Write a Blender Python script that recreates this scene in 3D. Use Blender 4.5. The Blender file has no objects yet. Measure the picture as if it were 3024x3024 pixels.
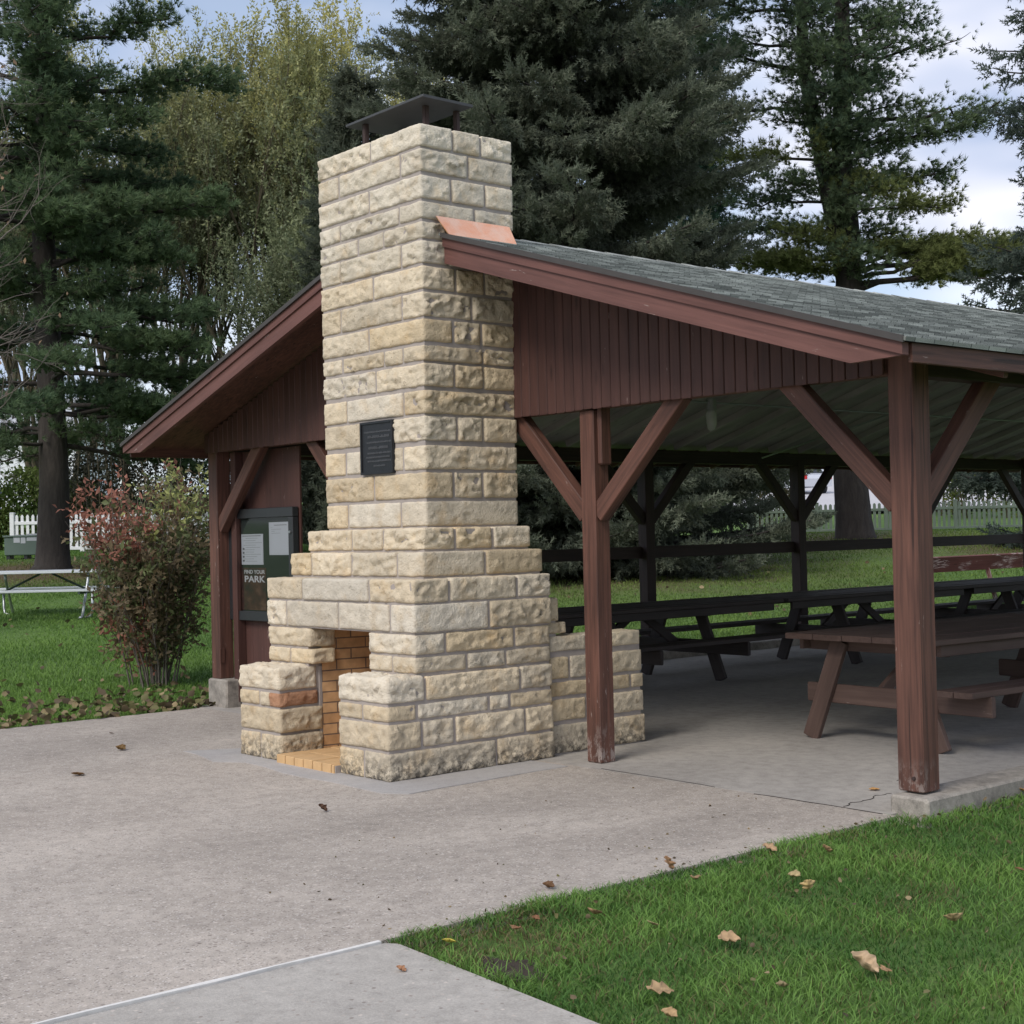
import bpy, math, random
import numpy as np
from mathutils import Vector, Matrix, noise
R = math.radians
random.seed(7)
scene = bpy.context.scene
COL = scene.collection

# ------------------------------------------------------------------ camera, sky, sun, exposure
CAM = Vector((7.7725, -5.5307, 1.6))
cam_data = bpy.data.cameras.new('camera')
cam_data.sensor_width = 36.0
cam_data.lens = 51.44
cam_data.clip_end = 1500
cam = bpy.data.objects.new('camera', cam_data)
COL.objects.link(cam)
rx = Vector((0.64835454, 0.76098675, -0.02314235))
ry = Vector((0.02611867, 0.00814669, 0.99962565))
rz = -Vector((-0.76089041, 0.64871627, 0.01459402))
m = Matrix((rx, ry, rz)).transposed().to_4x4()
m.translation = CAM
cam.matrix_world = m
scene.camera = cam

SUN_DIR = Vector((0.25, -0.85, 0.80)).normalized()
sd = bpy.data.lights.new('sun', 'SUN')
sd.energy = 1.5
sd.angle = R(25)
sd.color = (1.0, 0.94, 0.86)
sun = bpy.data.objects.new('sun', sd)
COL.objects.link(sun)
sun.rotation_euler = SUN_DIR.to_track_quat('Z', 'Y').to_euler()

world = bpy.data.worlds.new('World')
scene.world = world
world.use_nodes = True
wt = world.node_tree
wt.nodes.clear()
w_out = wt.nodes.new('ShaderNodeOutputWorld')
w_bg = wt.nodes.new('ShaderNodeBackground')
w_sky = wt.nodes.new('ShaderNodeTexSky')
w_sky.sky_type = 'NISHITA'
w_sky.sun_disc = False
w_sky.sun_elevation = math.asin(SUN_DIR.z)
w_sky.sun_rotation = math.atan2(SUN_DIR.x, SUN_DIR.y)
w_tc = wt.nodes.new('ShaderNodeTexCoord')
w_map = wt.nodes.new('ShaderNodeMapping')
w_map.inputs['Scale'].default_value = (1, 1, 2.6)
w_map.inputs['Location'].default_value = (0.35, 0.2, 0.1)
w_n = wt.nodes.new('ShaderNodeTexNoise')
w_n.inputs['Scale'].default_value = 3.2
w_n.inputs['Detail'].default_value = 5
w_n.inputs['Roughness'].default_value = 0.5
w_r = wt.nodes.new('ShaderNodeValToRGB')
w_r.color_ramp.elements[0].position = 0.36
w_r.color_ramp.elements[0].color = (0.25, 0.25, 0.25, 1)
w_r.color_ramp.elements[1].position = 0.62
w_r.color_ramp.elements[1].color = (0.97, 0.97, 0.97, 1)
w_n2 = wt.nodes.new('ShaderNodeTexNoise')
w_n2.inputs['Scale'].default_value = 5.0
w_n2.inputs['Detail'].default_value = 3
w_r2 = wt.nodes.new('ShaderNodeValToRGB')
w_r2.color_ramp.elements[0].position = 0.35
w_r2.color_ramp.elements[0].color = (3.3, 3.9, 5.3, 1)
w_r2.color_ramp.elements[1].position = 0.65
w_r2.color_ramp.elements[1].color = (6.5, 6.5, 7.1, 1)
w_mix = wt.nodes.new('ShaderNodeMixRGB')
L_ = wt.links.new
L_(w_tc.outputs['Generated'], w_map.inputs[0])
L_(w_map.outputs[0], w_n.inputs[0]); L_(w_n.outputs[0], w_r.inputs[0])
L_(w_map.outputs[0], w_n2.inputs[0]); L_(w_n2.outputs[0], w_r2.inputs[0])
L_(w_r.outputs[0], w_mix.inputs[0]); L_(w_sky.outputs[0], w_mix.inputs[1]); L_(w_r2.outputs[0], w_mix.inputs[2])
L_(w_mix.outputs[0], w_bg.inputs[0]); L_(w_bg.outputs[0], w_out.inputs[0])
w_bg.inputs[1].default_value = 0.10
scene.view_settings.view_transform = 'Standard'
scene.view_settings.look = 'None'
scene.view_settings.exposure = 0.70
scene.view_settings.gamma = 1.0
scene.cycles.max_bounces = 6
scene.cycles.transmission_bounces = 3
scene.cycles.diffuse_bounces = 4
scene.cycles.glossy_bounces = 2
scene.cycles.transparent_max_bounces = 6

# ------------------------------------------------------------------ site axes (d metres away from the path, r metres along it)
FW = Vector((-0.76089, 0.64872, 0)).normalized()
RT = Vector((0.64872, 0.76089, 0)).normalized()
def site(d, r):
    p = CAM + FW * d + RT * r
    return p.x, p.y
def sstep(a, b, x):
    t = np.clip((x - a) / (b - a), 0, 1)
    return t * t * (3 - 2 * t)
def terrain(x, y):
    x = np.asarray(x, float); y = np.asarray(y, float)
    s = (x - CAM.x) * FW.x + (y - CAM.y) * FW.y
    f = np.interp(s, [0, 15, 20, 24, 30, 34, 42, 53, 60, 75, 100, 300], [0, 0, .2, .42, .75, 1.12, 1.42, 1.35, 1.8, 3.2, 4.8, 6.5])
    dx = np.maximum(np.maximum(-5.0 - x, x - 3.2), 0); dy = np.maximum(np.maximum(-30 - y, y - 16.6), 0)
    mk = sstep(0, 5.5, np.hypot(dx, dy))
    return f * mk
def tz(x, y): return float(terrain(x, y))

# ------------------------------------------------------------------ material helpers
def new_mat(name):
    mt = bpy.data.materials.new(name); mt.use_nodes = True
    nt = mt.node_tree
    return mt, nt, nt.nodes['Principled BSDF']
def nd(nt, t, **kw):
    n = nt.nodes.new(t)
    for k, v in kw.items():
        if k.startswith('p_'): setattr(n, k[2:], v)
        else:
            key = int(k[1:]) if k[0] == 'i' and k[1:].isdigit() else k.replace('_', ' ')
            n.inputs[key].default_value = v
    return n
def lk(nt, a, b): nt.links.new(a, b)
def ramp(nt, src, stops):
    r = nt.nodes.new('ShaderNodeValToRGB')
    e = r.color_ramp.elements
    while len(e) < len(stops): e.new(0.5)
    for el, (p, c) in zip(e, stops):
        el.position = p; el.color = (c, c, c, 1) if isinstance(c, (int, float)) else (*c, 1)
    lk(nt, src, r.inputs[0])
    return r.outputs[0]
def mix(nt, fac, a, b, mode='MIX'):
    n = nt.nodes.new('ShaderNodeMixRGB'); n.blend_type = mode
    for i, v in ((0, fac), (1, a), (2, b)):
        if isinstance(v, (int, float)): n.inputs[i].default_value = v if i == 0 else (v, v, v, 1)
        elif isinstance(v, tuple): n.inputs[i].default_value = (*v, 1)
        else: lk(nt, v, n.inputs[i])
    return n.outputs[0]
def attr(nt, name):
    n = nt.nodes.new('ShaderNodeAttribute'); n.attribute_name = name
    return n.outputs['Color'] if name == 'tint' else n.outputs['Vector']
def mapping(nt, vec, scale=(1, 1, 1), loc=(0, 0, 0), rot=(0, 0, 0)):
    n = nt.nodes.new('ShaderNodeMapping')
    n.inputs['Scale'].default_value = scale; n.inputs['Location'].default_value = loc; n.inputs['Rotation'].default_value = rot
    lk(nt, vec, n.inputs[0]); return n.outputs[0]
def noise_t(nt, vec, scale, detail=4, rough=0.5, dist=0.0):
    n = nd(nt, 'ShaderNodeTexNoise', Scale=scale, Detail=detail, Roughness=rough, Distortion=dist)
    if vec is not None: lk(nt, vec, n.inputs[0])
    return n.outputs[0]
def bump(nt, b, h, strength=0.5, dist=0.01):
    n = nd(nt, 'ShaderNodeBump', Strength=strength, Distance=dist)
    lk(nt, h, n.inputs['Height']); lk(nt, n.outputs[0], b.inputs['Normal'])
def objco(nt):
    return nt.nodes.new('ShaderNodeTexCoord').outputs['Object']
def geopos(nt):
    return nt.nodes.new('ShaderNodeNewGeometry').outputs['Position']

def mat_plain(name, col, rough=0.6, metal=0.0, var=0.15, scale=8.0, bstr=0.0):
    mt, nt, b = new_mat(name)
    v = noise_t(nt, objco(nt), scale, 5)
    c = mix(nt, v, tuple(x * (1 - var) for x in col), tuple(min(1, x * (1 + var)) for x in col))
    lk(nt, c, b.inputs['Base Color'])
    b.inputs['Roughness'].default_value = rough; b.inputs['Metallic'].default_value = metal
    if bstr: bump(nt, b, noise_t(nt, objco(nt), scale * 5, 4), bstr, 0.005)
    return mt

def mat_stone(name):
    mt, nt, b = new_mat(name)
    p = geopos(nt)
    t = attr(nt, 'tint')
    n1 = noise_t(nt, p, 9, 6, 0.6)
    c = mix(nt, 1.0, t, ramp(nt, n1, [(0.25, 0.76), (0.5, 0.97), (0.75, 1.13)]), 'MULTIPLY')
    warm = ramp(nt, noise_t(nt, p, 5.0, 5, 0.65), [(0.52, 0.0), (0.72, 0.55)])
    c = mix(nt, warm, c, mix(nt, 1.0, c, (0.88, 0.72, 0.50), 'MULTIPLY'))
    stn = mix(nt, 1.0, ramp(nt, noise_t(nt, p, 17, 6, 0.75), [(0.56, 0.0), (0.66, 0.7)]), ramp(nt, noise_t(nt, p, 2.1, 3), [(0.45, 0.0), (0.6, 1.0)]), 'MULTIPLY')
    c = mix(nt, stn, c, mix(nt, 1.0, c, (0.42, 0.38, 0.32), 'MULTIPLY'))
    pits = noise_t(nt, p, 70, 3, 0.6)
    pm = ramp(nt, noise_t(nt, p, 4.0, 3), [(0.4, 0.0), (0.62, 1.0)])
    pf = mix(nt, 1.0, ramp(nt, pits, [(0.27, 1.0), (0.36, 0.0)]), pm, 'MULTIPLY')
    c = mix(nt, pf, c, (0.10, 0.075, 0.045))
    # lichen and soot specks near the ground, with an edge of their own
    sp = nt.nodes.new('ShaderNodeSeparateXYZ'); lk(nt, p, sp.inputs[0])
    low = ramp(nt, sp.outputs[2], [(0.0, 1.0), (0.22, 0.0)])
    dirt = mix(nt, 1.0, ramp(nt, noise_t(nt, p, 22, 6, 0.75), [(0.44, 0.0), (0.56, 1.0)]), low, 'MULTIPLY')
    c = mix(nt, dirt, c, (0.09, 0.08, 0.065))
    lk(nt, c, b.inputs['Base Color'])
    b.inputs['Roughness'].default_value = 0.9
    h = mix(nt, 0.5, noise_t(nt, p, 34, 8, 0.68), mix(nt, 1.0, pits, 1.0, 'MULTIPLY'))
    bump(nt, b, h, 1.0, 0.016)
    return mt
M_STONE = mat_stone('rough_limestone')
M_MORTAR = mat_plain('grey_mortar', (0.34, 0.30, 0.275), 0.95, 0, 0.14, 14, 0.4)

def mat_wood(name, c1, c2, wear=0.30, chip=(0.34, 0.27, 0.24), foot=False):
    mt, nt, b = new_mat(name)
    g = attr(nt, 'gco')
    gr = noise_t(nt, mapping(nt, g, (38, 38, 1.6)), 1.0, 5, 0.6, 0.6)
    big = noise_t(nt, mapping(nt, g, (4, 4, 1.2)), 1.0, 3)
    c = mix(nt, ramp(nt, gr, [(0.3, 0.0), (0.7, 1.0)]), c1, c2)
    c = mix(nt, 1.0, c, ramp(nt, big, [(0.3, 0.78), (0.7, 1.22)]), 'MULTIPLY')
    knot = nd(nt, 'ShaderNodeTexVoronoi', Scale=1.0); lk(nt, mapping(nt, g, (7, 7, 1.7)), knot.inputs[0])
    c = mix(nt, ramp(nt, knot.outputs['Distance'], [(0.05, 0.65), (0.13, 0.0)]), c, tuple(x * 0.45 for x in c1))
    fl = noise_t(nt, mapping(nt, g, (46, 46, 7)), 1.0, 4, 0.7)
    rg = noise_t(nt, mapping(nt, g, (5, 5, 2)), 1.0, 3)
    ff = mix(nt, 1.0, ramp(nt, fl, [(0.71 - wear * 0.1, 0.0), (0.76 - wear * 0.1, 1.0)]), ramp(nt, rg, [(0.5, 0.0), (0.62, 1.0)]), 'MULTIPLY')
    c = mix(nt, ff, c, chip)
    if foot:
        sz_ = nt.nodes.new('ShaderNodeSeparateXYZ'); lk(nt, geopos(nt), sz_.inputs[0])
        lowz = ramp(nt, sz_.outputs[2], [(0.0, 1.0), (0.30, 0.0)])
        pk_ = mix(nt, 1.0, ramp(nt, noise_t(nt, mapping(nt, g, (22, 22, 9)), 1.0, 5, 0.75), [(0.50, 0.0), (0.58, 1.0)]), lowz, 'MULTIPLY')
        c = mix(nt, pk_, c, (0.30, 0.25, 0.225))
        ck = noise_t(nt, mapping(nt, g, (24, 24, .55)), 1.0, 3, 0.5)
        c = mix(nt, ramp(nt, ck, [(0.30, 0.75), (0.345, 0.0)]), c, (0.018, 0.010, 0.008))
    lk(nt, c, b.inputs['Base Color'])
    b.inputs['Roughness'].default_value = 0.62
    b.inputs['Specular IOR Level'].default_value = 0.35
    bump(nt, b, gr, 0.35, 0.004)
    return mt
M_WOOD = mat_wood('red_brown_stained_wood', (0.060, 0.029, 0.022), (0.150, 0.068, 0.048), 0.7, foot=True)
M_WOOD_SHADE = mat_wood('shade_darkened_brown_wood', (0.030, 0.019, 0.017), (0.052, 0.031, 0.027), 0.1)  # same brown wood, shade under the roof put into its colour
M_SIDING = mat_wood('red_brown_siding', (0.060, 0.028, 0.023), (0.086, 0.039, 0.031), 0.5)
M_FASCIA = mat_wood('red_brown_trim', (0.105, 0.047, 0.039), (0.150, 0.068, 0.056), 0.6)
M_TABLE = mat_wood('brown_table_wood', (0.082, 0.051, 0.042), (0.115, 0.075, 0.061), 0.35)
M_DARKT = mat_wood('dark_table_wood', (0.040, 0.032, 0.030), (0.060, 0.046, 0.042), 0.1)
M_PEEL = mat_wood('peeling_red_paint', (0.13, 0.050, 0.042), (0.19, 0.075, 0.063), 2.2, (0.62, 0.54, 0.50))
M_RAFTER = mat_wood('pale_painted_boards', (0.44, 0.405, 0.40), (0.49, 0.455, 0.45), 0.0)

def mat_shingle(name):
    mt, nt, b = new_mat(name)
    g = attr(nt, 'gco')
    br = nd(nt, 'ShaderNodeTexBrick', Scale=1.0, Mortar_Size=0.004, Bias=0.0, Brick_Width=0.17, Row_Height=0.135)
    br.inputs['Color1'].default_value = (0.17, 0.18, 0.165, 1)
    br.inputs['Color2'].default_value = (0.40, 0.415, 0.385, 1)
    br.inputs['Mortar'].default_value = (0.09, 0.095, 0.09, 1)
    lk(nt, g, br.inputs[0])
    c = mix(nt, 1.0, br.outputs[0], ramp(nt, noise_t(nt, g, 260, 2), [(0.3, 0.55), (0.7, 1.5)]), 'MULTIPLY')
    c = mix(nt, 1.0, c, ramp(nt, noise_t(nt, g, 1.6, 4), [(0.3, 0.8), (0.7, 1.2)]), 'MULTIPLY')
    lk(nt, c, b.inputs['Base Color']); b.inputs['Roughness'].default_value = 0.95
    bump(nt, b, noise_t(nt, g, 300, 2), 0.5, 0.003)
    return mt
M_SHINGLE = mat_shingle('grey_green_shingles')

def mat_concrete(name, c1, c2, speck=0.0, stain=0.25):
    mt, nt, b = new_mat(name)
    p = geopos(nt)
    big = noise_t(nt, p, 0.9, 6, 0.62, 0.4)
    c = mix(nt, ramp(nt, big, [(0.3, 0.0), (0.7, 1.0)]), c1, c2)
    pat = noise_t(nt, mapping(nt, p, (1, .55, 1), rot=(0, 0, .35)), .42, 7, 0.68, 0.8)
    c = mix(nt, 1.0, c, ramp(nt, pat, [(0.34, 1 - stain * .8), (0.5, 1.0), (0.64, 1 + stain * .5)]), 'MULTIPLY')
    mid = noise_t(nt, p, 11, 6, 0.7)
    c = mix(nt, 1.0, c, ramp(nt, mid, [(0.28, 1 - stain), (0.5, 1.0), (0.72, 1 + stain * 0.7)]), 'MULTIPLY')
    fine = noise_t(nt, p, 120, 4, 0.7)
    c = mix(nt, 1.0, c, ramp(nt, fine, [(0.3, 0.82), (0.7, 1.16)]), 'MULTIPLY')
    h = fine
    if speck:
        v = nd(nt, 'ShaderNodeTexVoronoi', Scale=95.0); lk(nt, p, v.inputs[0])
        sepc = nt.nodes.new('ShaderNodeSeparateColor'); lk(nt, v.outputs['Color'], sepc.inputs[0])
        lite = mix(nt, 1.0, ramp(nt, sepc.outputs[0], [(0.80, 0.0), (0.86, 1.0)]), ramp(nt, v.outputs['Distance'], [(0.30, 1.0), (0.50, 0.0)]), 'MULTIPLY')
        dark = mix(nt, 1.0, ramp(nt, sepc.outputs[1], [(0.76, 0.0), (0.84, 1.0)]), ramp(nt, v.outputs['Distance'], [(0.30, 1.0), (0.55, 0.0)]), 'MULTIPLY')
        c = mix(nt, mix(nt, 1.0, lite, speck, 'MULTIPLY'), c, (0.66, 0.62, 0.58))
        c = mix(nt, mix(nt, 1.0, dark, speck, 'MULTIPLY'), c, (0.15, 0.125, 0.11))
        # bigger pebbles bared here and there, worn pale scuffs
        v2 = nd(nt, 'ShaderNodeTexVoronoi', Scale=38.0); lk(nt, p, v2.inputs[0]); s2 = nt.nodes.new('ShaderNodeSeparateColor'); lk(nt, v2.outputs['Color'], s2.inputs[0])
        bg = mix(nt, 1.0, ramp(nt, s2.outputs[2], [(0.86, 0.0), (0.9, 0.8)]), ramp(nt, v2.outputs['Distance'], [(0.25, 1.0), (0.42, 0.0)]), 'MULTIPLY')
        c = mix(nt, bg, c, mix(nt, s2.outputs[0], (0.16, 0.13, 0.11), (0.62, 0.55, 0.48)))
        sc = noise_t(nt, mapping(nt, p, (2.0, 5.5, 1), rot=(0, 0, 0.5)), 2.2, 5, 0.75)
        c = mix(nt, ramp(nt, sc, [(0.71, 0.0), (0.77, 0.55)]), c, (0.60, 0.56, 0.53))
    lk(nt, c, b.inputs['Base Color']); b.inputs['Roughness'].default_value = 0.88
    bump(nt, b, h, 0.45, 0.006)
    return mt
M_PAVE = mat_concrete('exposed_aggregate_concrete', (0.355, 0.311, 0.266), (0.445, 0.394, 0.340), 0.7)
M_WALK = mat_concrete('smooth_concrete', (0.345, 0.320, 0.285), (0.405, 0.378, 0.338), 0.12, 0.20)
M_FLOOR = mat_concrete('shelter_floor_concrete', (0.34, 0.315, 0.285), (0.42, 0.392, 0.355), 0.0, 0.24)
M_APRON = mat_concrete('fresh_mortar_patch', (0.36, 0.34, 0.325), (0.41, 0.39, 0.37), 0.0, 0.10)
M_CURB = mat_concrete('weathered_curb_concrete', (0.25, 0.225, 0.195), (0.36, 0.33, 0.285), 0.0, 0.5)
M_WHITE = mat_plain('white_joint_compound', (0.70, 0.68, 0.64), 0.7, 0, 0.25, 20)
M_CRACK = mat_plain('dark_crack', (0.035, 0.03, 0.026), 0.9)

def mat_tint(name, rough=0.65, trans=0.0, spec=0.3):
    mt, nt, b = new_mat(name)
    t = attr(nt, 'tint')
    lk(nt, t, b.inputs['Base Color']); b.inputs['Roughness'].default_value = rough
    b.inputs['Specular IOR Level'].default_value = spec
    if trans:
        tr = nt.nodes.new('ShaderNodeBsdfTranslucent'); lk(nt, t, tr.inputs[0])
        mx = nt.nodes.new('ShaderNodeMixShader'); mx.inputs[0].default_value = trans
        out = nt.nodes['Material Output']
        lk(nt, b.outputs[0], mx.inputs[1]); lk(nt, tr.outputs[0], mx.inputs[2]); lk(nt, mx.outputs[0], out.inputs[0])
    return mt
M_NEEDLE = mat_tint('conifer_needles', 0.75, 0.40, 0.2)
M_LEAF = mat_tint('broad_leaves', 0.6, 0.4)
M_GRASS = mat_tint('grass_blades', 0.6, 0.3)
M_DRY = mat_tint('dry_leaf', 0.7, 0.15)
def mat_bark(name, c1, c2):
    mt, nt, b = new_mat(name)
    p = geopos(nt)
    n = noise_t(nt, mapping(nt, p, (9, 9, 2.2)), 1.0, 6, 0.7, 0.5)
    lk(nt, mix(nt, ramp(nt, n, [(0.3, 0.0), (0.7, 1.0)]), c1, c2), b.inputs['Base Color']); b.inputs['Roughness'].default_value = 0.95
    bump(nt, b, n, 0.9, 0.04)
    return mt
M_BARK = mat_bark('dark_bark', (0.022, 0.018, 0.016), (0.055, 0.046, 0.040))
M_BARK2 = mat_bark('olive_bark', (0.055, 0.045, 0.028), (0.115, 0.095, 0.06))
M_TWIG = mat_bark('grey_twig', (0.12, 0.10, 0.085), (0.21, 0.18, 0.155))

# ------------------------------------------------------------------ object helpers
def tag(o, label=None, cat=None, group=None, kind=None):
    if label: o['label'] = label
    if cat: o['category'] = cat
    if group: o['group'] = group
    if kind: o['kind'] = kind
    return o
def thing(name, label, cat, loc=(0, 0, 0), rz=0.0, group=None):
    o = bpy.data.objects.new(name, None)
    o.empty_display_size = 0.2
    COL.objects.link(o); o.location = loc; o.rotation_euler = (0, 0, rz)
    return tag(o, label, cat, group)
def root_loc(o):
    while o.parent: o = o.parent
    return np.array(o.location)
def copy_tree(o, parent=None):
    c = o.copy(); COL.objects.link(c); c.parent = parent
    for ch in [x for x in bpy.data.objects if x.parent == o]: copy_tree(ch, c)
    return c

class MB:
    """collects shapes, in world coordinates, and links them as one mesh object"""
    def __init__(s): s.V = []; s.F = []; s.G = []; s.T = []
    def add(s, V, F, G=None, T=(1, 1, 1)):
        o = len(s.V); V = [tuple(v) for v in V]
        s.V += V; s.F += [tuple(i + o for i in f) for f in F]
        s.G += [tuple(g) for g in G] if G is not None else V
        if isinstance(T, list): s.T += T
        else: s.T += [T] * len(V)
        return s
    def beam(s, p0, p1, w, h, up=(0, 0, 1), ch=0.004, T=(1, 1, 1)):
        p0 = Vector(p0); p1 = Vector(p1); ax = (p1 - p0); L = ax.length; ax.normalize()
        up = Vector(up)
        if abs(ax.dot(up)) > 0.98: up = Vector((0, 1, 0))
        x = up.cross(ax).normalized(); y = ax.cross(x).normalized()
        a, b = w / 2, h / 2; c = min(ch, a * 0.5, b * 0.5)
        prof = [(-a + c, -b), (a - c, -b), (a, -b + c), (a, b - c), (a - c, b), (-a + c, b), (-a, b - c), (-a, -b + c)]
        V = []; G = []; off = Vector((random.uniform(0, 50), random.uniform(0, 50), random.uniform(0, 50)))
        nseg = 1
        for t, k in ((0, 1 - 2 * c / max(w, h)), (c, 1.0), (L - c, 1.0), (L, 1 - 2 * c / max(w, h))):
            for (u, v) in prof:
                u2, v2 = u * k, v * k
                V.append(p0 + ax * t + x * u2 + y * v2); G.append(off + Vector((u2, v2, t)))
        F = [tuple(range(7, -1, -1)), tuple(range(24, 32))]
        for r in range(3):
            for i in range(8):
                j = (i + 1) % 8
                F.append((r * 8 + i, r * 8 + j, (r + 1) * 8 + j, (r + 1) * 8 + i))
        return s.add(V, F, G, T)
    def box(s, a, b, ch=0.004, T=(1, 1, 1), axis=2):
        a = Vector(a); b = Vector(b); c = (a + b) / 2; d = b - a
        e = Vector((0, 0, 0)); e[axis] = d[axis] / 2
        if axis == 2: return s.beam(c - e, c + e, d.x, d.y, (0, 1, 0), ch, T)
        if axis == 0: return s.beam(c - e, c + e, d.y, d.z, (0, 0, 1), ch, T)
        return s.beam(c - e, c + e, d.x, d.z, (0, 0, 1), ch, T)
    def tube(s, pts, rad, n=8, T=(1, 1, 1), cap=True):
        pts = [Vector(p) for p in pts]
        if not isinstance(rad, (list, tuple)): rad = [rad] * len(pts)
        V = []; F = []; G = []; ref = None; Ls = 0
        for i, p in enumerate(pts):
            t = (pts[min(i + 1, len(pts) - 1)] - pts[max(i - 1, 0)]).normalized()
            if ref is None: ref = Vector((0, 0, 1)).cross(t) if abs(t.z) < 0.9 else Vector((1, 0, 0)).cross(t)
            ref = (ref - t * ref.dot(t)).normalized(); bi = t.cross(ref)
            if i: Ls += (p - pts[i - 1]).length
            for k in range(n):
                a = 2 * math.pi * k / n
                V.append(p + (ref * math.cos(a) + bi * math.sin(a)) * rad[i]); G.append((math.cos(a) * rad[i], math.sin(a) * rad[i], Ls))
        for i in range(len(pts) - 1):
            for k in range(n):
                j = (k + 1) % n
                F.append((i * n + k, i * n + j, (i + 1) * n + j, (i + 1) * n + k))
        if cap: F.append(tuple(range(n - 1, -1, -1))); F.append(tuple(range((len(pts) - 1) * n, len(pts) * n)))
        return s.add(V, F, G, T)
    def build(s, name, mat, parent=None, smooth=False, loc=None):
        me = bpy.data.meshes.new(name)
        V = np.array(s.V, float)
        org = root_loc(parent) if parent else (np.array(loc, float) if loc is not None else np.zeros(3))
        me.from_pydata((V - org).tolist(), [], s.F); me.update()
        a = me.attributes.new('gco', 'FLOAT_VECTOR', 'POINT'); a.data.foreach_set('vector', np.array(s.G, np.float32).ravel())
        a = me.attributes.new('tint', 'FLOAT_COLOR', 'POINT')
        t = np.ones((len(V), 4), np.float32); t[:, :3] = np.array(s.T, np.float32); a.data.foreach_set('color', t.ravel())
        if smooth: me.polygons.foreach_set('use_smooth', np.ones(len(me.polygons), bool))
        me.materials.append(mat)
        o = bpy.data.objects.new(name, me); COL.objects.link(o)
        if parent: o.parent = parent
        elif loc is not None: o.location = loc
        return o

def tri_mesh(name, V, F, T, mat, parent=None, smooth=False, loc=None):
    """numpy triangles or quads -> one mesh object"""
    V = np.asarray(V, np.float32); F = np.asarray(F, np.int32); k = F.shape[1]
    org = root_loc(parent) if parent else (np.array(loc, float) if loc is not None else np.zeros(3))
    V = (V - org.astype(np.float32))
    me = bpy.data.meshes.new(name)
    me.vertices.add(len(V)); me.vertices.foreach_set('co', V.ravel())
    me.loops.add(F.size); me.loops.foreach_set('vertex_index', F.ravel())
    me.polygons.add(len(F)); me.polygons.foreach_set('loop_start', np.arange(0, F.size, k, dtype=np.int32))
    me.polygons.foreach_set('loop_total', np.full(len(F), k, np.int32))
    if smooth: me.polygons.foreach_set('use_smooth', np.ones(len(F), bool))
    me.update(calc_edges=True)
    a = me.attributes.new('tint', 'FLOAT_COLOR', 'POINT')
    t = np.ones((len(V), 4), np.float32); t[:, :3] = T; a.data.foreach_set('color', t.ravel())
    me.materials.append(mat)
    o = bpy.data.objects.new(name, me); COL.objects.link(o)
    if parent: o.parent = parent
    elif loc is not None: o.location = loc
    return o

# ------------------------------------------------------------------ SETTING: ground, paving
def axis_pts(lo, hi, c, fine, n):
    t = np.linspace(-1, 1, n); s = np.sinh(t * 4.2) / np.sinh(4.2)
    return np.where(s < 0, c + s * (c - lo), c + s * (hi - c))
gx = axis_pts(-330, 160, -6, 1, 170); gy = axis_pts(-140, 330, 8, 1, 170)
GX, GY = np.meshgrid(gx, gy, indexing='ij')
GZ = terrain(GX, GY)
GZ = GZ + 0.035 * np.sin(GX * 0.9 + 1.3) * np.sin(GY * 0.8) * sstep(2, 8, np.maximum(-5 - GX, 0) + np.maximum(GY - 17, 0))
GZ -= 0.02
inside = (GX > -5.2) & (GX < 3.4) & (GY < 16.6)
GZ = np.where(inside, -0.06, GZ)
nV = np.stack([GX, GY, GZ], -1).reshape(-1, 3)
I = np.arange(GX.size).reshape(GX.shape)
nF = np.stack([I[:-1, :-1], I[1:, :-1], I[1:, 1:], I[:-1, 1:]], -1).reshape(-1, 4)
def near(x, y, c, r): return np.exp(-((x - c[0]) ** 2 + (y - c[1]) ** 2) / (2 * r * r))
brown = np.zeros(len(nV))
for (d, r, rad, k) in ((33, -10.4, 2.4, 1.0), (38, 8.7, 4.5, .8), (31, 1.3, 4.5, .9), (35, 7.5, 3, .6), (33, 12.3, 3.0, .8)):
    brown = np.maximum(brown, k * near(nV[:, 0], nV[:, 1], site(d, r), rad))
gt = (1 - brown[:, None]) * np.array([1, 1, 1]) + brown[:, None] * np.array([0, 0, 0])
def mat_lawn():
    mt, nt, b = new_mat('lawn_soil_and_turf')
    p = geopos(nt)
    a = noise_t(nt, p, 0.55, 5, 0.6); f = noise_t(nt, p, 22, 6, 0.75)
    g = mix(nt, ramp(nt, a, [(0.3, 0.0), (0.7, 1.0)]), (0.070, 0.140, 0.024), (0.125, 0.215, 0.040))
    g = mix(nt, 1.0, g, ramp(nt, f, [(0.3, 0.6), (0.7, 1.45)]), 'MULTIPLY')
    br = mix(nt, noise_t(nt, p, 6, 4), (0.085, 0.055, 0.030), (0.125, 0.092, 0.035))
    t = nt.nodes.new('ShaderNodeInvert'); lk(nt, attr(nt, 'tint'), t.inputs[1])
    fac = mix(nt, 0.5, ramp(nt, t.outputs[0], [(0.2, 0.0), (0.8, 1.0)]), ramp(nt, noise_t(nt, p, 1.2, 5), [(0.35, 0.0), (0.65, 1.0)]), 'OVERLAY')
    lk(nt, mix(nt, fac, g, br), b.inputs['Base Color']); b.inputs['Roughness'].default_value = 0.95
    bump(nt, b, f, 0.8, 0.05)
    return mt
M_LAWN = mat_lawn()
tag(tri_mesh('lawn', nV, nF, gt, M_LAWN, smooth=True), kind='structure')

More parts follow.
